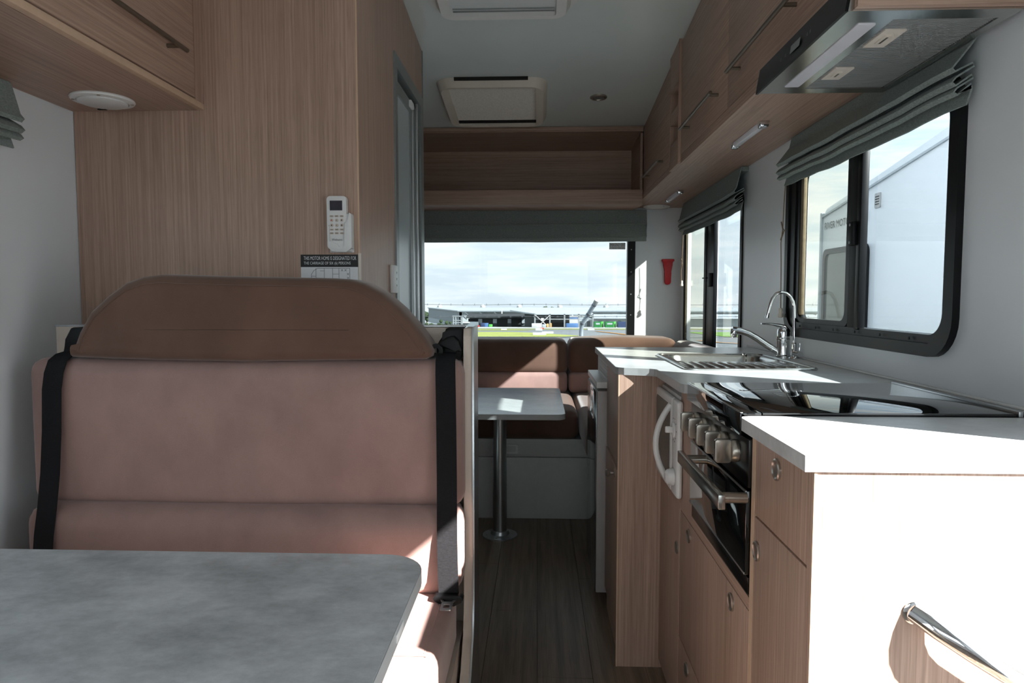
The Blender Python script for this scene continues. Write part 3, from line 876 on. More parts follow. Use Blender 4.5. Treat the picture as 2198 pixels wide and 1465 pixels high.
MB().box(.252, .268, 2.046, 2.43, ZF, ZF + .08).build('plinth', M['wood_y'], su)
MB().box(.262, XR - .002, 2.046, 2.44, ZF + .02, .69).build('carcass', M['wood_z'], su)
tag(MB().box(.262, XR - .002, 2.868, 2.882, ZF, BB).build('bench_end_board', M['wood_z']), 'oak board closing the bench between fridge and lounge', 'panel')
# fridge
fr = thing('fridge', 'steel fronted compact fridge protruding from the bench end', 'fridge', (.4, 2.65, ZF))
MB().box(.262, .80, 2.452, 2.855, ZF + .03, .735).build('body', M['fridge_side'], fr)
dd = MB().box(.213, .256, 2.444, 2.862, -.018, .725, .004).build('door', M['fridge_side'], fr)
MB().box(.2095, .2135, 2.446, 2.860, -.014, .722, .002).build('door_skin', M['fridge'], dd)
MB().box(.2105, .262, 2.440, 2.866, .735, .757, .002).build('top_trim', M['white'], fr)
hd_ = MB().ring(rr(2.56, 2.70, .60, .715, .006, 3), rr(2.57, 2.69, .61, .705, .004, 3), 'x', .207, .2098).build('handle_recess', M['alu'], dd)
MB().box(.258, .264, 2.446, 2.86, ZF, .735).build('gasket', M['black'], fr)
MB().box(.27, .78, 2.47, 2.84, ZF, ZF + .03).build('feet', M['black'], fr)
gr = thing('fridge_vent', 'white louvred vent grille above the fridge', 'vent', (.26, 2.65, .75))
MB().box(.262, .275, 2.445, 2.862, .757, BB).build('backing', M['dark'], gr)
MB().ring([(2.445, .757), (2.862, .757), (2.862, BB), (2.445, BB)], [(2.465, .765), (2.845, .765), (2.845, .818), (2.465, .818)], 'x', .252, .264).build('frame', M['white'], gr)
for z in (.774, .787, .80, .812):
    MB().box(.254, .262, 2.46, 2.85, z - .0022, z + .0022).build('slat', M['white'], gr)
for k in range(15):
    y = 2.475 + k * .026
    wd = .008 if k == 7 else .003
    MB().box(.2545, .262, y - wd, y + wd, .765, .818).build('slat', M['white'], gr)
# worktop
wt = thing('worktop', 'pale stone look worktop running along the kitchen', 'worktop', (.6, 1.9, BB))
b = MB()
A_ = [(.241, 2.872), (.235, 2.06), (.241, 2.042), (.256, 2.030), (.295, 2.018), (.327, 2.006), (.341, 1.996), (.346, 1.985), (.346, 1.66), (.352, 1.645), (.362, 1.638)]
b.prism([(.353, .903), (XR - .001, .903), (XR - .001, 1.204), (.372, 1.204), (.358, 1.198), (.353, 1.186)], 'z', BB, BT)
b.prism([(.842, 1.204), (XR - .001, 1.204), (XR - .001, 1.638), (.842, 1.638)], 'z', BB, BT)
b.prism([(.346, 1.985), (.346, 1.66), (.352, 1.645), (.362, 1.638), (XR - .001, 1.638), (XR - .001, 1.985)], 'z', BB, BT)
b.prism([(.346, 1.985), (XR - .001, 1.985), (XR - .001, 2.2), (.2366, 2.2), (.235, 2.06), (.241, 2.042), (.256, 2.030), (.295, 2.018), (.327, 2.006), (.341, 1.996)], 'z', BB, BT)
b.prism([(.2366, 2.2), (.455, 2.2), (.455, 2.445), (.2382, 2.445)], 'z', BB, BT)
b.prism([(.775, 2.2), (XR - .001, 2.2), (XR - .001, 2.445), (.775, 2.445)], 'z', BB, BT)
b.prism([(.2382, 2.445), (XR - .001, 2.445), (XR - .001, 2.872), (.241, 2.872)], 'z', BB, BT)
b.build('slab', M['worktop'], wt, smooth=False)
def band(path, m, par, name='edge_band'):
    b = MB()
    n = len(path)
    for i in range(n - 1):
        a, c = Vector(path[i]), Vector(path[i + 1])
        d = (c - a).normalized()
        nn = Vector((d.y, -d.x)) * .0014
        b.quad((a.x - nn.x, a.y - nn.y, BB + .0003), (c.x - nn.x, c.y - nn.y, BB + .0003), (c.x - nn.x, c.y - nn.y, BT - .0004), (a.x - nn.x, a.y - nn.y, BT - .0004))
        b.quad((a.x - nn.x, a.y - nn.y, BT - .0004), (c.x - nn.x, c.y - nn.y, BT - .0004), (c.x, c.y, BT - .0002), (a.x, a.y, BT - .0002))
    bmesh.ops.remove_doubles(b.bm, verts=b.bm.verts, dist=1e-5)
    return b.build(name, m, par)
band(A_[::-1], M['edgeband'], wt)
band([(.372, 1.204), (.358, 1.198), (.353, 1.186), (.353, .903)][::1], M['edgeband'], wt)
band([(.353, .903), (XR - .001, .903)], M['edgeband'], wt)
MB().box(XR - .008, XR - .001, .91, 2.95, BT, BT + .006, .002).build('wall_sealant', M['white'], wt)

# ------------------------------------------------------------------ sink
sk = thing('kitchen_sink', 'stainless inset sink with bowl and ribbed drainer', 'sink', (.61, 2.2, .70))
bo = rr(.455, .775, 2.2, 2.445, .05, 6)
so = rr(.425, .803, 1.96, 2.475, .03, 6)
MB().ring(so, bo, 'z', BT, BT + .003).build('deck', M['steel'], sk)
MB().tube([(x, y, BT + .003) for x, y in rr(.427, .801, 1.962, 2.473, .03, 6)], .0042, 8, closed=True).build('rim', M['steel'], sk)
b = MB()
rings = [[(x, y, BT + .003) for x, y in bo], [(x, y, BT - .004) for x, y in rr(.459, .771, 2.204, 2.441, .05, 6)], [(x, y, .745) for x, y in rr(.472, .758, 2.216, 2.43, .05, 6)], [(x, y, .728) for x, y in rr(.49, .74, 2.235, 2.41, .04, 6)]]
b.loft(rings, cap0=False)
b.build('bowl', M['steel'], sk)
for k in range(11):
    x = .452 + k * .0295
    MB().loft([[(x - .009, y, BT + .0025), (x - .002, y, BT + h_), (x + .002, y, BT + h_), (x + .009, y, BT + .0025)] for y, h_ in ((1.985, .004), (2.0, .009), (2.15, .008), (2.175, .004))]).build('drainer_rib', M['steel'], sk)
MB().tube([(.735, 2.452, BT + .006), (.738, 2.443, BT + .004), (.736, 2.436, .83), (.742, 2.43, .80), (.752, 2.428, .83), (.757, 2.434, BT - .002)], .0024, 6).build('plug_chain', M['black'], sk)
MB().lathe((.735, 2.455, BT + .003), 'z', [(.010, 0), (.010, .005), (.005, .008), (0, .008)], 16).build('chain_stay', M['chrome'], sk)
# mixer tap
mt = thing('mixer_tap', 'chrome single lever mixer tap beside the sink bowl', 'tap', (.853, 2.405, BT))
MB().lathe((.853, 2.405, BT), 'z', [(.026, 0), (.026, .006), (.0215, .010), (.0205, .02), (.021, .058), (.0225, .060), (.0225, .064), (.0205, .066), (.0215, .088), (.019, .098), (.010, .104), (0, .105)], 36).build('body', M['chrome'], mt)
MB().tube([(.846, 2.41, .864), (.835, 2.413, .872), (.80, 2.42, .895), (.767, 2.424, .918), (.738, 2.427, .934), (.71, 2.429, .943), (.683, 2.43, .946)], [.013, .0125, .012, .012, .012, .0125, .0125], 16).build('spout', M['chrome'], mt)
MB().lathe((.690, 2.43, .92), 'z', [(.009, 0), (.0095, .004), (.011, .005), (.0125, .012), (.0125, .026), (.011, .031), (0, .032)], 24).build('nozzle', M['chrome'], mt)
b = MB()
rings = []
for x, z, hy, hz in ((.872, .942, .012, .010), (.858, .955, .017, .010), (.838, .962, .015, .007), (.815, .967, .012, .0045), (.795, .969, .010, .0035), (.776, .969, .007, .0028)):
    rings.append([(x, 2.405 + hy * math.cos(a * math.pi / 6), z + hz * math.sin(a * math.pi / 6)) for a in range(12)])
b.loft(rings)
b.build('lever', M['chrome'], mt, ang=60)
ft = thing('filter_tap', 'slim chrome swan neck filtered water tap behind the mixer', 'tap', (.877, 2.364, BT))
cyv = 2.364
MB().tube([(.876, cyv, .90), (.874, cyv, .98), (.872, cyv, 1.028), (.868, cyv, 1.046), (.859, cyv, 1.062), (.845, cyv, 1.074), (.827, cyv, 1.078), (.811, cyv, 1.072), (.799, cyv, 1.056), (.791, cyv, 1.033), (.785, cyv, 1.008), (.782, cyv, .994)], .0056, 14).build('neck', M['chrome'], ft)
MB().tube([(.783, cyv, .999), (.7815, cyv, .990)], .0066, 14).build('nozzle', M['chrome'], ft)
MB().lathe((.876, cyv, BT), 'z', [(.017, 0), (.016, .004), (.011, .008), (.010, .026), (.008, .030), (.009, .034), (.009, .050), (.006, .054)], 24).build('body', M['chrome'], ft)
MB().tube([(.876, cyv, .868), (.885, cyv - .03, .868)], .0105, 16).build('valve', M['chrome'], ft)
MB().tube([(.884, cyv - .024, .868), (.886, cyv - .024, .905)], .003, 8).build('valve_lever', M['chrome'], ft)

# ------------------------------------------------------------------ cooker
ck = thing('cooker', 'black glass lidded hob with built-in oven', 'cooker', (.6, 1.4, .54))
MB().box(.396, .832, 1.208, 1.634, .852, .858, .0012).build('hob_lid', M['blackglass'], ck)
MB().box(.3575, .394, 1.208, 1.634, .850, .857, .0012).build('front_glass_strip', M['blackglass'], ck)
MB().box(.3565, .361, 1.207, 1.635, .8565, .8583, .0005).build('chrome_trim', M['chrome'], ck)
MB().box(.357, .364, 1.208, 1.634, .816, .8555, .001).build('fascia', M['blackglass'], ck)
MB().box(.834, .842, 1.206, 1.636, .852, .862, .001).build('hinge_rail', M['alu'], ck)
MB().box(.842, .862, 1.206, 1.60, .8525, .8575, .001).build('vent_slot', M['black'], ck)
MB().box(.38, .86, 1.175, 1.605, .542, .8302).build('oven_body', M['blackpanel'], ck)
MB().box(.364, .834, 1.206, 1.634, .8301, .8525).build('hob_base', M['blackpanel'], ck)
MB().box(.362, .381, 1.172, 1.61, .732, .816, .001).build('control_panel', M['blackpanel'], ck)
for k, y in enumerate((1.535, 1.462, 1.389, 1.316, 1.243)):
    kb = MB().lathe((.362, y, .782), 'x', [(.021, 0), (.021, -.004), (.0195, -.010), (.018, -.012), (0, -.012)], 28).build('knob', M['nickel'], ck)
    MB().prism(rr(.322, .352, .760, .803, .006, 4), 'y', y - .006, y + .006, .002, 2).build('knob_grip', M['nickel'], kb)
    MB().box(.3215, .3225, y - .001, y + .001, .785, .80).build('pointer', M['ink'], kb)
od = MB().box(.360, .380, 1.174, 1.608, .577, .727, .003).build('oven_door', M['blackglass'], ck)
MB().box(.3592, .364, 1.176, 1.606, .7225, .7262, .0006).build('door_trim', M['alu'], od)
MB().box(.3592, .364, 1.176, 1.606, .578, .5815, .0006).build('door_trim', M['alu'], od)
hb = MB().box(.305, .317, 1.145, 1.485, .702, .727, .0012).build('oven_handle', M['steel'], od)
for y in (1.175, 1.455):
    MB().tube([(.317, y, .7145), (.361, y, .7145)], .0095, 18).build('handle_post', M['nickel'], hb)
MB().box(.366, .38, 1.174, 1.608, .543, .573, .001).build('lower_trim', M['blackpanel'], ck)

# ------------------------------------------------------------------ microwave
mw = thing('microwave', 'white microwave with arched door handle in the kitchen recess', 'microwave', (.56, 1.85, .54))
MB().box(.3665, .76, 1.755, 2.024, .541, .806, .006).build('body', M['white'], mw)
MB().box(.350, .3662, 1.785, 2.022, .549, .80, .010, 3).build('door', M['white'], mw)
MB().prism(rr(1.805, 2.008, .572, .778, .012, 4), 'x', .3492, .3505).build('door_window', M['bronzeglass'], mw)
MB().box(.350, .3662, 1.712, 1.783, .549, .80, .010, 3).build('control_panel', M['white'], mw)
pts = []
for i in range(15):
    a = -1 + 2 * i / 14
    pts.append((.350 - .038 * (1 - a * a), 1.799, .675 + .104 * a))
MB().tube(pts, .0078, 12).build('handle', M['white'], mw)
k1 = MB().lathe((.349, 1.745, .722), 'x', [(.020, 0), (.020, -.003), (.017, -.005), (0, -.005)], 24).build('dial', M['white'], mw)
MB().box(.326, .345, 1.741, 1.749, .714, .731, .003).build('dial_grip', M['white'], k1)
k2 = MB().lathe((.349, 1.745, .60), 'x', [(.022, 0), (.022, -.004), (.019, -.016), (.012, -.022), (0, -.023)], 24).build('dial', M['white'], mw)
for k in range(9):
    a = math.radians(30 + k * 37.5)
    MB().box(.3486, .3492, 1.745 + .028 * math.cos(a) - .0018, 1.745 + .028 * math.cos(a) + .0018, .722 + .030 * math.sin(a) - .0012, .722 + .030 * math.sin(a) + .0012).build('dial_mark', M['greyink'], mw)

# ------------------------------------------------------------------ grab handle on the bench end
gh = thing('grab_handle', 'chrome inclined grab handle on the sunlit bench end', 'handle', (.62, .9, .5))
P0 = Vector((.503, .9065, .640))
path = [P0 + Vector(v) for v in ((0, .002, 0), (.010, -.010, -.006), (.022, -.021, -.014), (.036, -.030, -.022), (.052, -.036, -.032), (.07, -.039, -.043))]
path += [P0 + Vector((.07 + .17 * k / 5, -.040, -.043 - .104 * k / 5)) for k in range(1, 6)]
E_ = path[-1]
path += [E_ + Vector((.018, .004, -.011)), E_ + Vector((.032, .013, -.019)), E_ + Vector((.042, .026, -.025)), E_ + Vector((.048, .040, -.028))]
MB().tube(path, .0132, 20).build('bar', M['chrome'], gh)
for p in (P0, E_ + Vector((.048, .040, -.028))):
    MB().lathe((p.x, .9065, p.z), 'y', [(.0155, 0), (.0155, -.0015), (.013, -.003), (0, -.003)], 24).build('rosette', M['chrome'], gh)

# ------------------------------------------------------------------ right overhead cupboards
FX, UZ = .595, 1.62
def bar_handle(par, x, y0, y1, z, m, inset_=.03):
    h_ = MB().tube([(x - .034, y0, z), (x - .034, y1, z)], .0058, 12).build('handle', m, par)
    for y in (y0 + inset_, y1 - inset_):
        MB().tube([(x, y, z), (x - .034, y, z)], .0052, 10).build('handle_post', m, h_)
def top_strip(par, y0, y1, z0, x=FX + .012):
    MB().prism([(y0, z0), (y1, z0), (y1, zc(y1) - .001), (y0, zc(y0) - .001)], 'x', x, x + .016).build('top_strip', M['wood_y'], par)
o1 = thing('overhead_cupboard', 'short oak overhead cupboard joining the rear shelf', 'cupboard', (.75, 3.7, UZ))
MB().box(FX, XR - .002, 3.119, YR - .002, UZ, UZ + .016).build('underside_panel', M['wood_y'], o1)
MB().box(FX, FX + .016, 3.119, YR - .002, UZ + .016, 1.646).build('bottom_rail', M['wood_y'], o1)
MB().box(FX + .02, XR - .002, 3.12, YR - .002, UZ + .016, 2.0).build('carcass', M['wood_y'], o1)
d_ = MB().box(FX - .001, FX + .017, 3.122, 3.943, 1.648, 2.008, .001).build('cupboard_door', M['wood_y'], o1)
bar_handle(d_, FX, 3.30, 3.76, 1.707, M['bronze'])
top_strip(o1, 3.12, 3.948, 2.010, FX + .004)
o2 = thing('cubby_shelf', 'narrow oak niche shelf between two overhead cupboards', 'shelf', (.75, 3.02, UZ))
FX2 = FX - .012
MB().box(FX2, XR - .002, 2.928, 3.119, UZ, UZ + .016).build('underside_panel', M['wood_y'], o2)
for y0, y1 in ((2.928, 2.936), (3.111, 3.119)):
    MB().prism([(y0, UZ + .016), (y1, UZ + .016), (y1, zc(y1) - .002), (y0, zc(y0) - .002)], 'x', FX2, XR - .002).build('side_board', M['wood_z'], o2)
for z0, z1 in ((UZ + .016, 1.728), (1.815, 1.868), (1.955, 1.975)):
    MB().box(FX2 + .001, XR - .004, 2.936, 3.111, z0, z1, .001).build('shelf_board', M['wood_y'], o2)
MB().prism([(2.936, 1.975), (3.111, 1.975), (3.111, zc(3.111) - .002), (2.936, zc(2.936) - .002)], 'x', FX2 + .001, FX2 + .018).build('top_board', M['wood_y'], o2)
MB().box(.86, .874, 2.936, 3.111, UZ + .016, 2.05).build('back_board', M['wood_z'], o2)
o3 = thing('overhead_cupboard', 'tall two door oak overhead cupboard beside the range hood', 'cupboard', (.75, 2.1, UZ))
MB().box(FX, XR - .002, 1.812, 2.928, UZ, UZ + .016).build('underside_panel', M['wood_y'], o3)
MB().box(FX, FX + .016, 1.812, 2.928, UZ + .016, 1.652).build('bottom_rail', M['wood_y'], o3)
MB().box(FX + .02, XR - .002, 1.302, 2.927, 1.652, 2.1).build('carcass', M['wood_y'], o3)
MB().box(.574, XR - .002, 1.288, 1.3012, 1.5835, 2.2).build('end_panel', M['wood_x'], o3)
d_ = MB().box(FX - .001, FX + .017, 2.218, 2.924, 1.654, 2.12, .001).build('cupboard_door', M['wood_y'], o3)
bar_handle(d_, FX, 2.30, 2.79, 1.728, M['bronze'])
d_ = MB().box(FX - .001, FX + .017, 1.305, 2.214, 1.654, 2.19, .001).build('cupboard_door', M['wood_y'], o3)
bar_handle(d_, FX, 1.615, 2.115, 1.734, M['bronze'])
MB().prism([(1.305, 2.19), (2.215, 2.19), (2.215, zc(2.215) - .001), (1.305, zc(1.305) - .001)], 'x', FX + .006, FX + .022).build('top_strip', M['wood_y'], o3)
MB().prism([(2.215, 2.122), (2.925, 2.122), (2.925, zc(2.925) - .001), (2.215, zc(2.215) - .001)], 'x', FX + .006, FX + .022).build('top_strip', M['wood_y'], o3)
def strip_light(label, x, y0, y1):
    t = thing('strip_light', label, 'light', (x, (y0 + y1) / 2, UZ))
    MB().prism([(x - .014, UZ - .0005), (x + .014, UZ - .0005), (x + .009, UZ - .016), (x - .009, UZ - .016)], 'y', y0 + .03, y1 - .03, .002, 2).build('diffuser', M['led'], t)
    for a, c in ((y0, y0 + .032), (y1 - .032, y1)):
        MB().prism([(x - .017, UZ), (x + .017, UZ), (x + .012, UZ - .019), (x - .012, UZ - .019)], 'y', a, c, .003, 2).build('end_cap', M['chrome'], t)
strip_light('slim strip light with chrome ends under the cupboard by the sink', .718, 2.235, 2.575)
strip_light('slim strip light with chrome ends near the rear shelf', .743, 3.635, 3.995)
disc('ceiling_speaker', 'round white speaker in the rear corner above the red hammer', .728, 4.275, UZ, .082, False)

# ------------------------------------------------------------------ range hood
rh = thing('range_hood', 'slim stainless range hood with black glass front', 'range hood', (.72, 1.55, 1.58))
MB().ring([(.562, 1.302), (.875, 1.302), (.875, 1.808), (.562, 1.808)], [(.665, 1.342), (.857, 1.342), (.857, 1.77), (.665, 1.77)], 'z', 1.58, 1.60).build('underframe', M['steel'], rh)
MB().box(.566, .875, 1.303, 1.807, 1.60, 1.602).build('top_plate', M['steel'], rh)
MB().box(.597, .875, 1.79, 1.807, 1.60, 1.65).build('side_plate', M['steel'], rh)
gp = MB().prism([(.556, 1.5785), (.562, 1.5785), (.572, 1.64), (.566, 1.64)], 'y', 1.299, 1.811).build('glass_front', M['hoodglass'], rh)
MB().prism([(.562, 1.60), (.60, 1.60), (.60, 1.645), (.571, 1.64)], 'y', 1.303, 1.807).build('front_housing', M['blackpanel'], rh)
ls = MB().prism(rr(.607, .642, 1.36, 1.75, .004, 3), 'z', 1.5782, 1.581).build('light_strip', M['led'], rh)
MB().box(.665, .857, 1.342, 1.77, 1.5855, 1.5875).build('filter_mesh', M['dark'], rh)
b = MB()
n = 66
for k in range(n):
    y = 1.344 + (1.768 - 1.344) * k / (n - 1)
    b.box(.667, .855, y - .0016, y + .0016, 1.5825, 1.5855)
o = b.build('filter_ribs', M['mesh'], rh, smooth=False)
o['kind'] = 'stuff'
for y0, y1 in ((1.395, 1.488), (1.617, 1.698)):
    lt = MB().prism(rr(.675, .718, y0, y1, .002, 2), 'z', 1.5795, 1.583).build('filter_latch', M['cream'], rh)
    MB().prism(rr(.687, .702, y0 + .022, y1 - .022, .006, 4), 'z', 1.577, 1.58).build('latch_grip', M['cream'], lt)
    MB().box(.693, .697, y0 + .03, y1 - .03, 1.5764, 1.5772).build('latch_slot', M['bronze'], lt)
dp = MB().prism([(.5565, 1.598), (.5568, 1.598), (.5594, 1.616), (.5591, 1.616)], 'y', 1.52, 1.575).build('control_display', M['greyframe'], gp)
for y in (1.46, 1.475, 1.60, 1.63):
    MB().prism([(.5568, 1.602), (.5572, 1.602), (.5580, 1.609), (.5576, 1.609)], 'y', y, y + .006).build('touch_mark', M['greyink'], gp)

# ------------------------------------------------------------------ rear open shelf
rs = thing('rear_shelf', 'open oak overhead shelf across the rear of the van', 'shelf', (-.36, 4.15, 1.59))
YS = 3.95
MB().box(XL + .002, FX - .002, YS, YS + .018, 1.605, 1.672, .001).build('front_lip', M['wood_x'], rs)
MB().prism([(YS + .0005, 1.606), (YS + .001, 1.590), (YS + .02, 1.586), (YR - .003, 1.606), (YR - .003, 1.62), (YS, 1.618)], 'x', XL + .002, FX - .002).build('bottom_board', M['wood_x'], rs)
MB().box(XL + .002, FX - .002, YR - .016, YR - .002, 1.62, 1.986).build('back_board', M['wood_x'], rs)
MB().prism([(YS + .01, zc(YS) - .03), (YR - .002, 1.972), (YR - .002, 1.986), (YS + .01, zc(YS) - .016)], 'x', XL + .002, FX - .002).build('top_board', M['wood_x'], rs)
MB().box(FX - .016, FX - .002, YS + .018, YR - .016, 1.62, 1.99).build('side_board', M['wood_y'], rs)
MB().box(XL + .002, FX - .002, YS, YS + .018, zc(YS) - .022, zc(YS) - .003, .001).build('top_rail', M['wood_x'], rs)

# ------------------------------------------------------------------ ceiling hatches and downlight
def cz(x, y, d=0):
    return (x, y, zc(y) - d)
def chatch(label, x0, x1, y0, y1, wd, depth, m, r):
    t = thing('roof_hatch', label, 'hatch', ((x0 + x1) / 2, (y0 + y1) / 2, zc((y0 + y1) / 2) - depth))
    b = MB()
    oo, ii = rr(x0, x1, y0, y1, r, 6), rr(x0 + wd, x1 - wd, y0 + wd * .75, y1 - wd * .6, .012, 6)
    o2 = rr(x0 + .018, x1 - .018, y0 + .018, y1 - .018, r, 6)
    R = [[cz(x, y, -.002) for x, y in oo], [cz(x, y, .006) for x, y in oo], [cz(x, y, depth) for x, y in o2], [cz(x, y, depth - .004) for x, y in ii], [cz(x, y, depth - .026) for x, y in ii], [cz(x, y, -.002) for x, y in ii]]
    b.loft(R, cap0=False, cap1=False)
    b.build('frame', m, t, ang=40)
    return t, (x0 + wd, x1 - wd, y0 + wd * .75, y1 - wd * .6)
hr, (a0, a1, c0, c1) = chatch('cream roof hatch with closed pleated shade near the rear shelf', -.492, .042, 3.29, 3.86, .055, .040, M['cream'], .07)
npl = 22
b = MB()
for k in range(npl):
    ya, yb = c0 + (c1 - .028 - c0) * k / npl, c0 + (c1 - .028 - c0) * (k + 1) / npl
    ym = (ya + yb) / 2
    for p, q, d0, d1 in ((ya, ym, .012, .021), (ym, yb, .021, .012)):
        b.quad(cz(a0, p, d0), cz(a1, p, d0), cz(a1, q, d1), cz(a0, q, d1))
bmesh.ops.remove_doubles(b.bm, verts=b.bm.verts, dist=1e-5)
b.build('pleated_shade', M['pleat'], hr, smooth=False)
MB().loft([[cz(a0, y, d) for y, d in ((c1 - .026, .012), (c1 - .026, .026), (c1 - .006, .026), (c1 - .006, .012))], [cz(a1, y, d) for y, d in ((c1 - .026, .012), (c1 - .026, .026), (c1 - .006, .026), (c1 - .006, .012))]]).build('shade_bar', M['dark'], hr)
MB().loft([[cz(x, y, d) for y, d in ((3.281, .0), (3.281, .012), (3.29, .014), (3.30, .0))] for x in (-.40, -.05)]).build('handle_slot', M['dark'], hr)
hf, (a0, a1, c0, c1) = chatch('white roof hatch with clear dome over the aisle', -.385, .12, 2.20, 2.69, .055, .042, M['white'], .05)
MB().loft([[cz(x, y, d) for x, y in ((a0, c0), (a1, c0), (a1, c1), (a0, c1))] for d in (.022, .019)]).build('shade_panel', M['dome'], hf, smooth=False)
for k, y in enumerate((c1 - .012, c1 - .03)):
    MB().loft([[cz(x, y + e, d) for e, d in ((-.002, .018), (-.002, .026), (.002, .026), (.002, .018))] for x in (a0 + .006, a1 - .006)]).build('shade_rib', M['greyframe'], hf)
for s_ in (-1, 1):
    cx = -.1325 + s_ * .262
    MB().loft([[cz(cx + s_ * x, y, d) for x, y in ((-.012, 2.20), (.012, 2.24), (.012, 2.62), (-.012, 2.66))] for d in (-.001, .008)]).build('side_flange', M['white'], hf)
dl = thing('downlight', 'small round grey downlight recessed in the ceiling', 'light', (.303, 3.54, zc(3.54)))
MB().lathe((.303, 3.54, zc(3.54)), 'z', [(.043, .004), (.043, -.004), (.038, -.008), (.031, -.008), (.029, -.002), (0, -.002)], 36).build('bezel', M['nickel'], dl)
MB().lathe((.303, 3.54, zc(3.54)), 'z', [(.028, -.001), (.027, -.005), (0, -.007)], 28).build('lens', M['greyframe'], dl)

# ================================================================== outside
SL = .0355
def gz(y):
    return -.85 - SL * y
def gnd(px, py, lift=0.0):
    d = ray(px, py)
    return CAMP + d * ((-.85 + lift - CH) / (d.z + SL * d.y))
E1 = lambda x, y: (900 + x / 4.778, 600 + y / 4.778)
E2 = lambda x, y: (1120 + x / 9.557, 640 + y / 9.557)
E3 = lambda x, y: (900 + x / 9.557, 640 + y / 9.557)
OM = {
    'asphalt': plain('asphalt apron', srgb(110, 114, 115), .9, var=.12, scale=.08),
    'concrete': plain('pale concrete', srgb(156, 157, 152), .9, var=.05, scale=.3),
    'grass': plain('dry airfield grass', srgb(141, 148, 67), .95, var=.18, scale=.25),
    'green': plain('lush grass', srgb(93, 129, 43), .95, var=.15, scale=.25),
    'cladding': plain('grey wall cladding', srgb(110, 120, 124), .6, var=.03, scale=.5),
    'clad_light': plain('pale grey cladding', srgb(148, 156, 160), .6, var=.03, scale=.5),
    'clad_white': plain('white cladding', srgb(168, 175, 175), .6, var=.02, scale=.5),
    'roof': plain('pale metal roof', srgb(158, 165, 169), .6, var=.03, scale=.3),
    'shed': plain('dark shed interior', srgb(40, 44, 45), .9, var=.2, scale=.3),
    'shedgrey': plain('shed grey wall', srgb(79, 85, 87), .8, var=.1, scale=.3),
    'steelwork': plain('grey steelwork', srgb(129, 134, 135), .6, var=.03),
    'white': plain('white paint', srgb(178, 178, 176), .7, var=.02),
    'cgreen': plain('green container', srgb(16, 103, 43), .6, var=.06),
    'clime': plain('bright green container end', srgb(74, 158, 64), .6, var=.06),
    'cblue': plain('navy container', srgb(33, 50, 84), .6, var=.06),
    'tarp': plain('blue tarpaulin', srgb(64, 100, 144), .7, var=.15, scale=1),
    'orange': plain('orange paint line', srgb(160, 110, 36), .8, var=.05),
    'redpaint': plain('red barrier', srgb(170, 26, 24), .6, var=.05),
    'galv': plain('galvanised pipe', srgb(153, 162, 168), .55, .2, .08, 60),
    'leaf': plain('tree foliage', srgb(44, 60, 32), .9, var=.3, scale=2),
    'wire': plain('galvanised wire', srgb(92, 96, 98), .6, .2),
    'caravan': plain('white caravan body', srgb(226, 230, 234), .35, var=.01, scale=2),
    'cgrey': plain('grey caravan trim', srgb(170, 178, 184), .4),
    'tint': plain('dark caravan window', srgb(74, 80, 76), .1, var=.1, scale=8),
    'timber': plain('pallet timber', srgb(196, 146, 88), .8, var=.15),
}
b = MB()
G_ = 1400.0
b.quad((-G_, -G_ / 2, gz(-G_ / 2) if False else gz(-60) - .02), (G_, -G_ / 2, gz(-60) - .02), (G_, -60, gz(-60) - .02), (-G_, -60, gz(-60) - .02))
b.quad((-G_, -60, gz(-60) - .02), (G_, -60, gz(-60) - .02), (G_, G_, gz(G_) - .02), (-G_, G_, gz(G_) - .02))
bmesh.ops.remove_doubles(b.bm, verts=b.bm.verts, dist=1e-4)
struct(b.build('ground', OM['asphalt'], smooth=False), 'grey asphalt airfield ground', 'ground')
def patch(name, label, cat, pts, m, lift, kind='structure'):
    b = MB()
    b.bm.faces.new([b.bm.verts.new((p[0], p[1], gz(p[1]) + lift)) for p in pts])
    o = b.build(name, m, smooth=False)
    o['kind'] = kind
    o['label'] = label
    o['category'] = cat
    return o
patch('concrete_apron', 'pale concrete strip in front of the warehouse', 'pavement', [(-200, 192), (260, 192), (260, 330), (-200, 330)], OM['concrete'], .02)
patch('grass_strip', 'yellow-green grass in the middle of the airfield', 'grass', [(-160, 86), (3, 86), (6, 92), (-1, 118), (-5, 126), (-160, 126)], OM['grass'], .03, 'stuff')
patch('grass_strip', 'narrow grass strip beyond the taxiway', 'grass', [(-160, 146), (-1, 147), (-4, 161), (-160, 161)], OM['grass'], .03, 'stuff')
patch('grass_strip', 'thin grass verge along the concrete apron', 'grass', [(-160, 170), (120, 170), (120, 184), (-160, 184)], OM['grass'], .03, 'stuff')
patch('grass_strip', 'green grass patch seen through the side windows', 'grass', [(24, 88), (120, 88), (120, 128), (27, 128)], OM['green'], .03, 'stuff')
def stripe(label, pix, wd):
    P = [gnd(*p) for p in pix]
    b = MB()
    for a, c in zip(P, P[1:]):
        d = Vector((c.x - a.x, c.y - a.y, 0)).normalized()
        nn = Vector((-d.y, d.x, 0)) * wd
        q = [a + nn, c + nn, c - nn, a - nn]
        b.quad(*[(v.x, v.y, gz(v.y) + .05) for v in q])
    o = b.build('painted_line', OM['orange'], smooth=False)
    struct(o, label, 'line')
stripe('orange painted line on the taxiway right of the bent fence post', [E2(1530, 680), E2(1750, 700), E2(2200, 752)], .5)
stripe('orange painted line near the fence seen through the side window', [(1500, 731), (1545, 735.5), (1600, 738.5)], .35)
def block(name, label, cat, px0, px1, ptop, pbot, m, dep=1.0, group=None):
    a, c = gnd(px0, pbot), gnd(px1, pbot)
    y = a.y
    ztop = onY(px0, ptop, y).z
    o = MB().box(a.x, c.x, y, y + dep, gz(y) - .02, ztop, .02, 1).build(name, m)
    return tag(o, label, cat, group)
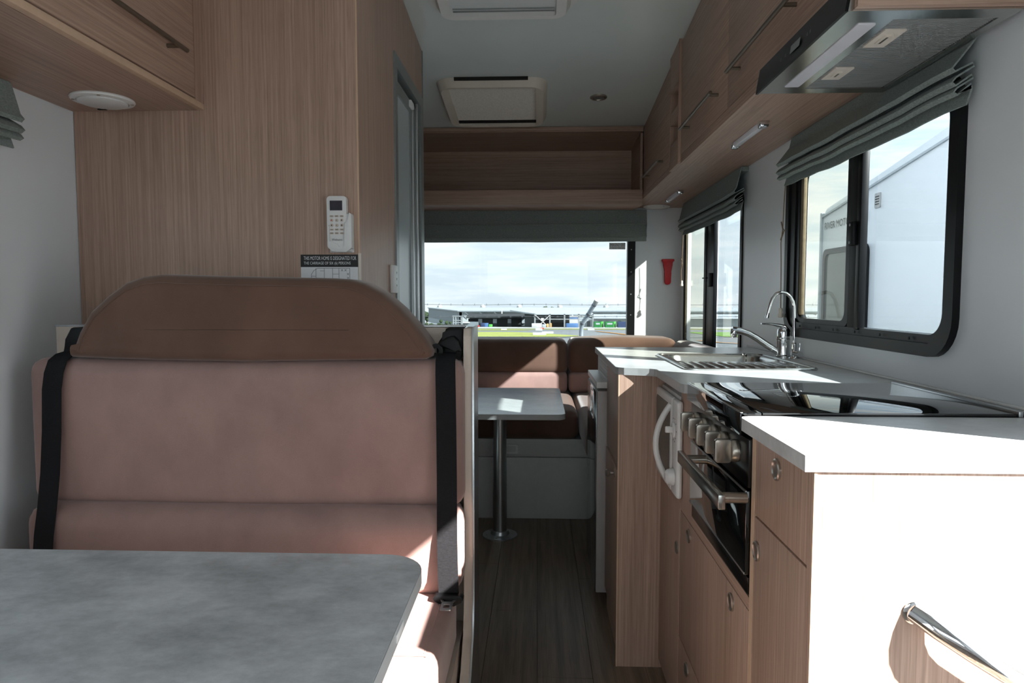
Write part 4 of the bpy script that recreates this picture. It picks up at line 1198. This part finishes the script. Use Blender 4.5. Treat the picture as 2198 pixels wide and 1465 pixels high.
for k, (x0, x1, y0, y1, lab) in enumerate(((225, 500, 712, 755, 'long white marker slab on the grass'), (415, 650, 690, 722, 'white marker slab on the grass behind the longest one'), (280, 420, 622, 660, 'white marker slab beside the orange marker'), (1350, 1490, 628, 655, 'white marker slab on the taxiway beside the bent post'))):
    p0, p1 = E2(x0, y0), E2(x1, y1)
    block('marker_slab', lab, 'marker', p0[0], p1[0], p0[1], p1[1], OM['white'], 2)
p0, p1 = E3(1675, 628), E3(1790, 650)
block('marker_slab', 'small white marker slab in front of the dark sheds', 'marker', p0[0], p1[0], p0[1], p1[1], OM['white'], 2)
p0, p1 = E2(375, 606), E2(455, 630)
block('marker_board', 'orange-red marker board by the white slab', 'marker', p0[0], p1[0], p0[1], p1[1], OM['redpaint'], 1)
p0, p1 = E2(355, 858), E2(685, 895)
block('barrier_segment', 'red barrier segment lying just above the lounge cushion', 'barrier', p0[0], p1[0], p0[1], p1[1], OM['redpaint'], .4)
p0, p1 = E2(230, 864), E2(354, 895)
block('barrier_segment', 'dark barrier segment joined to the red one', 'barrier', p0[0], p1[0], p0[1], p1[1], OM['shed'], .4)

# ---- warehouse
YA, YB = 266.0, 330.0
def e1(x, y, Y):
    return onY(*E1(x, y), Y)
wh = thing('warehouse', 'long pale warehouse with grey gable across the airfield', 'building', (0, 280, gz(270)))
XA = e1(410, 326, YA)
XG = e1(95, 292, YB)
XRr = onY(1760, 660, YA).x
zE, zR = XA.z, XG.z
g0 = gz(YA) - .5
MB().loft([[(XA.x, YA, g0), (XG.x, YB, g0), (XG.x, YB, zR), (XA.x, YA, zE)], [(XA.x + 1, YA, g0), (XG.x + 1, YB, g0), (XG.x + 1, YB, zR), (XA.x + 1, YA, zE)]]).build('gable_wall', OM['cladding'], wh, smooth=False)
MB().loft([[(XA.x - .2, YA - .1, g0), (XG.x - .2, YB, g0), (XG.x - .2, YB, e1(95, 385, YB).z), (XA.x - .2, YA - .1, e1(410, 455, YA).z)], [(XA.x, YA, g0), (XG.x, YB, g0), (XG.x, YB, e1(95, 385, YB).z), (XA.x, YA, e1(410, 455, YA).z)]]).build('pale_wall_band', OM['clad_light'], wh, smooth=False)
MB().loft([[(XA.x - .5, YA - 1, zE), (XRr, YA - 1, zE), (XRr + 30, YB, zR), (XG.x - .5, YB, zR)], [(XA.x - .5, YA - 1, zE + .4), (XRr, YA - 1, zE + .4), (XRr + 30, YB, zR + .4), (XG.x - .5, YB, zR + .4)]]).build('roof', OM['roof'], wh, smooth=False)
MB().box(XA.x, XRr, YA, YA + 1, g0, zE).build('front_wall', OM['clad_white'], wh, smooth=False)
MB().box(XA.x, XRr, YA - 1.2, YA - .9, zE - .15, zE + .25).build('gutter', OM['cladding'], wh, smooth=False)
for k, zx in enumerate((216, 655, 1027, 1440, 1910)):
    p = e1(zx, 290, YB)
    MB().lathe((p.x, YB - 2, zR - .6), 'z', [(.9, 0), (1.2, .8), (1.2, 1.8), (.6, 2.4), (0, 2.5)], 12).build('roof_vent', OM['white'], wh)
for zx in (848, 1570):
    p, q = e1(zx - 5, 305, YA - 2), e1(zx + 6, 368, YA - 2)
    MB().box(p.x, q.x, YA - 3, YA - 2, q.z, p.z).build('flue', OM['white'], wh)
for zx in (460, 610, 760):
    p, q, r_ = e1(zx - 12, 375, YA - 1), e1(zx + 10, 335, YA - 1), e1(zx + 62, 375, YA - 1)
    MB().tube([p, q, r_], .12, 5).build('wall_brace', OM['cladding'], wh)
# low dark sheds
YC = 254.0
sd = thing('storage_shed', 'low dark shed row with open bays before the warehouse', 'building', (-15, 258, gz(255)))
pa, pb = e1(500, 376, YC), e1(1090, 480, YC)
MB().box(pa.x, pb.x, YC + 1, YC + 8, gz(YC) - .5, e1(500, 400, YC).z).build('back_wall', OM['shedgrey'], sd, smooth=False)
MB().loft([[(pa.x - .5, YC - 2, pa.z), (pb.x, YC - 2, pa.z + .4), (pb.x, YC + 8, pa.z + .8), (pa.x - .5, YC + 8, pa.z + .8)], [(pa.x - .5, YC - 2, e1(500, 392, YC).z), (pb.x, YC - 2, e1(500, 392, YC).z), (pb.x, YC + 8, e1(500, 392, YC).z), (pa.x - .5, YC + 8, e1(500, 392, YC).z)]]).build('canopy', OM['shed'], sd, smooth=False)
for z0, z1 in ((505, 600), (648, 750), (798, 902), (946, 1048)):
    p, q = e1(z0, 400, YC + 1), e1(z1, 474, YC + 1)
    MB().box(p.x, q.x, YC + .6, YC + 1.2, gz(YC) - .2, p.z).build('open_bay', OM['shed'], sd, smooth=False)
for z0, z1 in ((604, 644), (755, 795), (906, 942), (1052, 1088)):
    p, q = e1(z0, 402, YC), e1(z1, 446, YC)
    MB().box(p.x, q.x, YC + .3, YC + 1.1, q.z, p.z).build('door_panel', OM['clad_light'], sd, smooth=False)
p, q = e1(435, 432, YC - 3), e1(602, 478, YC - 3)
MB().box(p.x, q.x, YC - 3, YC, gz(YC) - .2, p.z).build('office_block', OM['cladding'], sd, smooth=False)
p, q = e1(428, 432, YC - 4), e1(515, 444, YC - 4)
MB().box(p.x, q.x, YC - 4, YC - 3, q.z, p.z).build('office_roof', OM['white'], sd, smooth=False)
# open steel canopy
YD = 236.0
cn = thing('steel_canopy', 'open steel framed canopy with white cross bracing', 'building', (10, 250, gz(250)))
pl, pr_ = e1(915, 332, YD), e1(1785, 357, YD)
zt_, zb_ = e1(1185, 330, YD).z, e1(1185, 356, YD).z
MB().loft([[(pl.x, YD + 14, zt_ + .6), (pr_.x, YD + 14, zt_), (pr_.x, YD, zb_ + .3), (e1(1190, 356, YD).x, YD, zb_ + .3), (pl.x, YD + 12, zt_ + .4)], [(pl.x, YD + 14, zt_ + .2), (pr_.x, YD + 14, zt_ - .4), (pr_.x, YD, zb_ - .1), (e1(1190, 356, YD).x, YD, zb_ - .1), (pl.x, YD + 12, zt_)]]).build('canopy_roof', OM['roof'], cn, smooth=False)
MB().box(e1(1080, 370, YD + 10).x, e1(1540, 370, YD + 10).x, YD + 10, YD + 10.4, gz(YD) - 1, zb_).build('back_wall', OM['shedgrey'], cn, smooth=False)
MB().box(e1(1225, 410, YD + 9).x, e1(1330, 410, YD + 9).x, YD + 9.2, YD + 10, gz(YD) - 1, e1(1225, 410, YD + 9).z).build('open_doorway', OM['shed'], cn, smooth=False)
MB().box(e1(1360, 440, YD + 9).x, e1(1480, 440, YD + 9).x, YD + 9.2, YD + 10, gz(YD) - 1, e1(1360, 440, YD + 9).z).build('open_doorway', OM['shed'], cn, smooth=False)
for zx in (1186, 1340, 1490, 1636, 1782):
    p = e1(zx, 358, YD)
    MB().box(p.x - .25, p.x + .25, YD, YD + .5, gz(YD) - .2, p.z + .2).build('column', OM['steelwork'], cn, smooth=False)
p, q = e1(1186, 404, YD), e1(1782, 404, YD)
MB().box(p.x, q.x, YD + .1, YD + .4, p.z - .15, p.z + .15).build('tie_beam', OM['steelwork'], cn, smooth=False)
for (xa, ya_), (xb, yb_) in (((1190, 364), (1320, 480)), ((1338, 364), (1215, 480))):
    MB().tube([e1(xa, ya_, YD - .2), e1(xb, yb_, YD - .2)], .16, 6).build('brace', OM['white'], cn)
p = e1(1262, 407, YD - .3)
MB().box(p.x - .5, p.x + .5, YD - .5, YD - .2, p.z - .5, p.z + .5).build('brace_plate', OM['white'], cn)
# dock building on the right
YE = 258.0
dk = thing('dock_building', 'white low loading dock building behind the containers', 'building', (45, 262, gz(260)))
p0 = e1(1545, 372, YE)
xr_ = onY(1760, 690, YE).x
zt2 = e1(1800, 396, YE).z
MB().box(p0.x, xr_, YE, YE + 6, gz(YE) - .5, zt2).build('front_wall', OM['clad_light'], dk, smooth=False)
MB().loft([[(e1(1780, 396, YE).x, YE - 3, zt2), (xr_, YE - 3, zt2), (xr_, YE + 7, e1(1780, 368, YE).z), (e1(1780, 396, YE).x, YE + 7, e1(1780, 368, YE).z)], [(e1(1780, 396, YE).x, YE - 3, zt2 + .4), (xr_, YE - 3, zt2 + .4), (xr_, YE + 7, e1(1780, 368, YE).z + .4), (e1(1780, 396, YE).x, YE + 7, e1(1780, 368, YE).z + .4)]]).build('roof', OM['roof'], dk, smooth=False)
for zx in (1650, 1720, 1840, 1910, 2035, 2150, 2260, 2400, 2550):
    p, q = e1(zx, 424, YE), e1(zx + 32, 472, YE)
    MB().box(p.x, q.x, YE - .2, YE, gz(YE) - .2, p.z).build('dock_door', OM['shedgrey'], dk, smooth=False)
p, q = e1(1538, 375, YE - 2), e1(1640, 440, YE - 2)
MB().box(p.x, q.x, YE - 2, YE, q.z - 3, p.z).build('white_panel', OM['white'], dk, smooth=False)
p, q = e1(1540, 386, YE - 2.2), e1(1638, 402, YE - 2.2)
MB().box(p.x, q.x, YE - 2.2, YE - 2, q.z, p.z).build('panel_stripe', OM['tarp'], dk, smooth=False)
YG = 232.0
def container(label, z0, z1, zsplit, ztop, zbot, m, m2, lett):
    p, q = e1(z0, ztop, YG), e1(z1, zbot, YG)
    t = thing('shipping_container', label, 'container', ((p.x + q.x) / 2, YG, gz(YG)))
    xs_ = e1(zsplit, ztop, YG).x
    MB().box(p.x, xs_, YG, YG + 2.4, gz(YG), p.z, .03, 1).build('side', m, t)
    if z1 > zsplit:
        MB().loft([[(xs_, YG, gz(YG)), (q.x, YG + 4, gz(YG + 4)), (q.x, YG + 4, p.z), (xs_, YG, p.z)], [(xs_, YG + 2.4, gz(YG)), (q.x, YG + 4.4, gz(YG + 4)), (q.x, YG + 4.4, p.z), (xs_, YG + 2.4, p.z)]]).build('end', m2, t, smooth=False)
    if lett:
        a, c = e1(z0 + 18, ztop + 12, YG), e1(zsplit - 14, zbot - 12, YG)
        MB().box(a.x, c.x, YG - .06, YG, c.z, a.z).build('name_panel', OM['clad_light'], t, smooth=False)
container('green shipping container with pale panel nearest the canopy', 1792, 1900, 1866, 431, 472, OM['cgreen'], OM['clime'], True)
container('green shipping container with pale panel between green and navy ones', 1908, 2030, 1995, 431, 472, OM['cgreen'], OM['clime'], True)
container('navy shipping container at the window edge', 2038, 2160, 2160, 431, 472, OM['cblue'], OM['cblue'], False)
p, q = e1(1505, 448, YD - 3), e1(1630, 484, YD - 3)
tag(MB().box(p.x, q.x, YD - 3, YD - 1, gz(YD), p.z, .2, 2).build('tarp_stack', OM['tarp']), 'stack covered with blue tarpaulin under the steel canopy', 'stack')
for zx0, zx1, zt0, m, lab in ((1152, 1256, 448, 'white', 'large white crate under the steel canopy'), (1258, 1300, 458, 'clad_light', 'pale bulky bags beside the white crate'), (1305, 1328, 452, 'timber', 'orange timber stack under the steel canopy'), (1342, 1358, 446, 'timber', 'timber pallets beside a canopy column')):
    p, q = e1(zx0, zt0, YD - 4), e1(zx1, 480, YD - 4)
    tag(MB().box(p.x, q.x, YD - 4, YD - 2, gz(YD - 3), p.z, .15, 2).build('crate', OM[m]), lab, 'crate')
for zx0, zx1, zt0, m, lab in ((628, 668, 444, 'cblue', 'dark blue skip before the shed bays'), (668, 705, 446, 'tarp', 'pale blue skip before the shed bays'), (712, 748, 458, 'clime', 'bright green bin before the shed bays'), (600, 618, 468, 'redpaint', 'red bin before the shed bays')):
    p, q = e1(zx0, zt0, YC - 6), e1(zx1, 480, YC - 6)
    tag(MB().box(p.x, q.x, YC - 6, YC - 4, gz(YC), p.z, .1, 2).build('waste_skip', OM[m]), lab, 'skip')

# ---- trees
def tree(label, px, ptop, Y, rad, seed, hbase=None):
    rnd = random.Random(seed)
    p = onY(px, ptop, Y)
    g = gz(Y)
    H_ = p.z - g
    t = thing('tree', label, 'tree', (p.x, Y, g))
    MB().tube([(p.x, Y, g), (p.x + .1, Y, g + H_ * .6)], [rad * .09, rad * .05], 8).build('trunk', OM['timber'], t)
    b = MB()
    bm = b.bm
    for k in range(26):
        c = Vector((p.x + rnd.gauss(0, .42) * rad, Y + rnd.gauss(0, .42) * rad, g + H_ * (1 - .62 * rnd.random() ** 1.2) - rad * .25))
        r_ = rad * rnd.uniform(.22, .42)
        m_ = Matrix.Translation(c) @ Matrix.Diagonal((r_, r_, r_ * .8, 1))
        vs = bmesh.ops.create_icosphere(bm, subdivisions=2, radius=1, matrix=m_)['verts']
        for v in vs:
            v.co += Vector((rnd.gauss(0, 1), rnd.gauss(0, 1), rnd.gauss(0, 1))) * r_ * .13
    b.build('foliage', OM['leaf'], t, ang=180)
tree('dark tree showing above the warehouse ridge', 1173, 657.5, 360, 4.5, 1)
tree('leafy tree at the end of the grey gable', 916, 668, 345, 4.0, 2)
for k, (px, ptop, Y, rad) in enumerate(((-700, 600, 60, 4), (-1200, 590, 50, 4), (-450, 620, 76, 5), (-900, 615, 80, 5))):
    tree(('broad tree left of the van beyond the dinette window', 'near tree beside the dinette window', 'far tree left of the van', 'middle tree left of the van')[k], px, ptop, Y, rad, 10 + k)
for k, (zx, zt0) in enumerate(((278, 420), (215, 452), (120, 448))):
    p = e1(zx, zt0, 262)
    rnd = random.Random(30 + k)
    b = MB()
    for j in range(9):
        r_ = rnd.uniform(.4, .8)
        c = Vector((p.x + rnd.gauss(0, .7), 262 + rnd.gauss(0, .7), gz(262) + .3 + rnd.random() * (p.z - gz(262) - .5)))
        bmesh.ops.create_icosphere(b.bm, subdivisions=1, radius=r_, matrix=Matrix.Translation(c))
    tag(b.build('shrub', OM['leaf'], ang=180), ('tall shrub in front of the grey gable wall', 'low shrub beside the tall one at the gable wall', 'low shrub at the far end of the gable wall')[k], 'shrub')

# ---- boundary fence just outside the rear window
YP = 7.0
fp = thing('fence_post', 'bent galvanised fence post outside the rear window', 'post', (.44, YP, gz(YP)))
PT = [(.443, YP, gz(YP)), (.443, YP, .62), (.441, YP, .70), (.444, YP - .01, .755), (.462, YP - .03, .815), (.50, YP - .06, .875), (.580, YP - .14, 1.018)]
MB().tube(PT, .021, 18).build('pipe', OM['galv'], fp)
MB().tube([(.571, YP - .13, 1.002), (.5855, YP - .146, 1.030)], .0235, 18).build('end_cap', OM['concrete'], fp)
for q in ((.452, YP - .02, .79), (.508, YP - .07, .889), (.562, YP - .12, .985)):
    MB().tube([(q[0] - .006, q[1] + .004, q[2] - .008), (q[0] + .006, q[1] - .004, q[2] + .008)], .0228, 14).build('wire_tie', OM['wire'], fp)
for k, (y, z, r_, lab) in enumerate(((YP - .12, .988, .0022, 'topmost barbed wire of the fence outside the rear window'), (YP - .02, .865, .0026, 'middle barbed wire of the fence outside the rear window'), (YP, .652, .003, 'lowest barbed wire crossing the fence post at the cushion top'))):
    t = thing('barbed_wire', lab, 'wire', (0, y, z))
    pts = [(-4 + .25 * i, y, z + .004 * math.sin(i * 1.3 + k)) for i in range(45)]
    MB().tube(pts, r_, 5).build('strand', OM['wire'], t)
    b = MB()
    for i in range(90):
        x = -4 + .12 * i
        b.tube([(x - .006, y - .004, z - .010), (x + .004, y + .004, z + .011)], .0016, 4)
        b.tube([(x - .004, y + .004, z + .010), (x + .006, y - .004, z - .010)], .0016, 4)
    o = b.build('barbs', OM['wire'], t)
    o['kind'] = 'stuff'
# gate frame further out, left
YQ = 55.0
gf = thing('gate_frame', 'pale metal gate frame standing before the gable wall', 'gate', (-8, YQ, gz(YQ)))
for zx in (348, 372, 428, 440):
    p, q = e1(zx, 372, YQ), e1(zx, 500, YQ)
    MB().tube([(p.x, YQ, gz(YQ)), (p.x, YQ, p.z)], .05, 8).build('upright', OM['steelwork'], gf)
for zy in (374, 418, 440):
    p, q = e1(340, zy, YQ), e1(445, zy, YQ)
    MB().tube([p, q], .04, 8).build('rail', OM['steelwork'], gf)

# ---- neighbouring motorhome beside the sink window
XN = 2.3
nb = thing('parked_motorhome', 'white motorhome parked alongside the sink window', 'vehicle', (3.4, 3.0, gz(3)))
prof = [(.35, gz(3) + .45), (5.68, gz(3) + .45), (5.68, 1.72), (5.62, 1.775), (3.97, 2.02), (3.4, 2.045), (.5, 2.045), (.35, 1.95)]
MB().prism(prof, 'x', XN, XN + 2.2, .03, 2).build('body', OM['caravan'], nb)
MB().loft([[(XN - .012, y, z - .075), (XN - .012, y, z - .06), (XN + .01, y, z - .06), (XN + .01, y, z - .075)] for y, z in ((5.66, 1.775), (3.97, 2.02), (3.4, 2.045), (.5, 2.045))]).build('roof_trim', OM['cgrey'], nb)
MB().box(XN - .015, XN + .01, 5.655, 5.685, gz(3) + .5, 1.74, .004).build('corner_trim', OM['cgrey'], nb)
wn = MB().ring(rr(4.86, 5.60, .72, 1.44, .06, 5), rr(4.90, 5.56, .76, 1.40, .05, 5), 'x', XN - .02, XN + .01).build('side_window', M['black_frame'], nb)
MB().prism(rr(4.89, 5.57, .75, 1.41, .05, 5), 'x', XN - .008, XN + .005).build('window_glass', OM['tint'], wn)
vn = MB().prism(rr(4.725, 4.80, 1.665, 1.765, .006, 3), 'x', XN - .008, XN).build('wall_vent', OM['white'], nb)
for z in (1.69, 1.707, 1.724, 1.741):
    MB().box(XN - .0105, XN - .007, 4.738, 4.788, z - .003, z + .003).build('vent_slot', M['ink'], vn)
text('lettering', 'RIVER MOTORHOMES', M['greyink'], nb, (XN - .004, 5.61, 1.60), (0, -1, 0), (0, 0, 1), .055, .72, depth=.001)
for y in (1.2, 4.6):
    wl = MB().lathe((XN + .06, y, gz(y) + .33), 'x', [(.0, -.02), (.19, -.02), (.22, 0), (.33, 0), (.335, .05), (.33, .2), (0, .2)], 32).build('wheel', M['black'], nb)

# ------------------------------------------------------------------ groups of look-alikes
GROUPS = {'roman_blind': 'grey-green roman blinds', 'blind_cord': 'tan blind cords', 'seat_belt': 'seat belts of the dinette bench',
          'strip_light': 'strip lights under the cupboards', 'ceiling_speaker': 'round white speakers', 'overhead_cupboard': 'oak overhead cupboards',
          'lounge_seat_cushion': 'seat cushions of the rear lounge', 'lounge_back_cushion': 'back cushions of the rear lounge', 'roof_hatch': 'roof hatches',
          'marker_slab': 'white marker slabs on the airfield', 'barrier_segment': 'barrier segments by the fence', 'shipping_container': 'shipping containers at the dock',
          'crate': 'goods under the steel canopy', 'waste_skip': 'skips before the sheds', 'tree': 'trees around the airfield', 'shrub': 'shrubs at the gable wall',
          'barbed_wire': 'barbed wires of the fence'}
for o in list(COL.objects):
    k_ = o.name.split('.')[0]
    if o.parent is None and k_ in GROUPS and 'category' in o:
        o['group'] = GROUPS[k_]
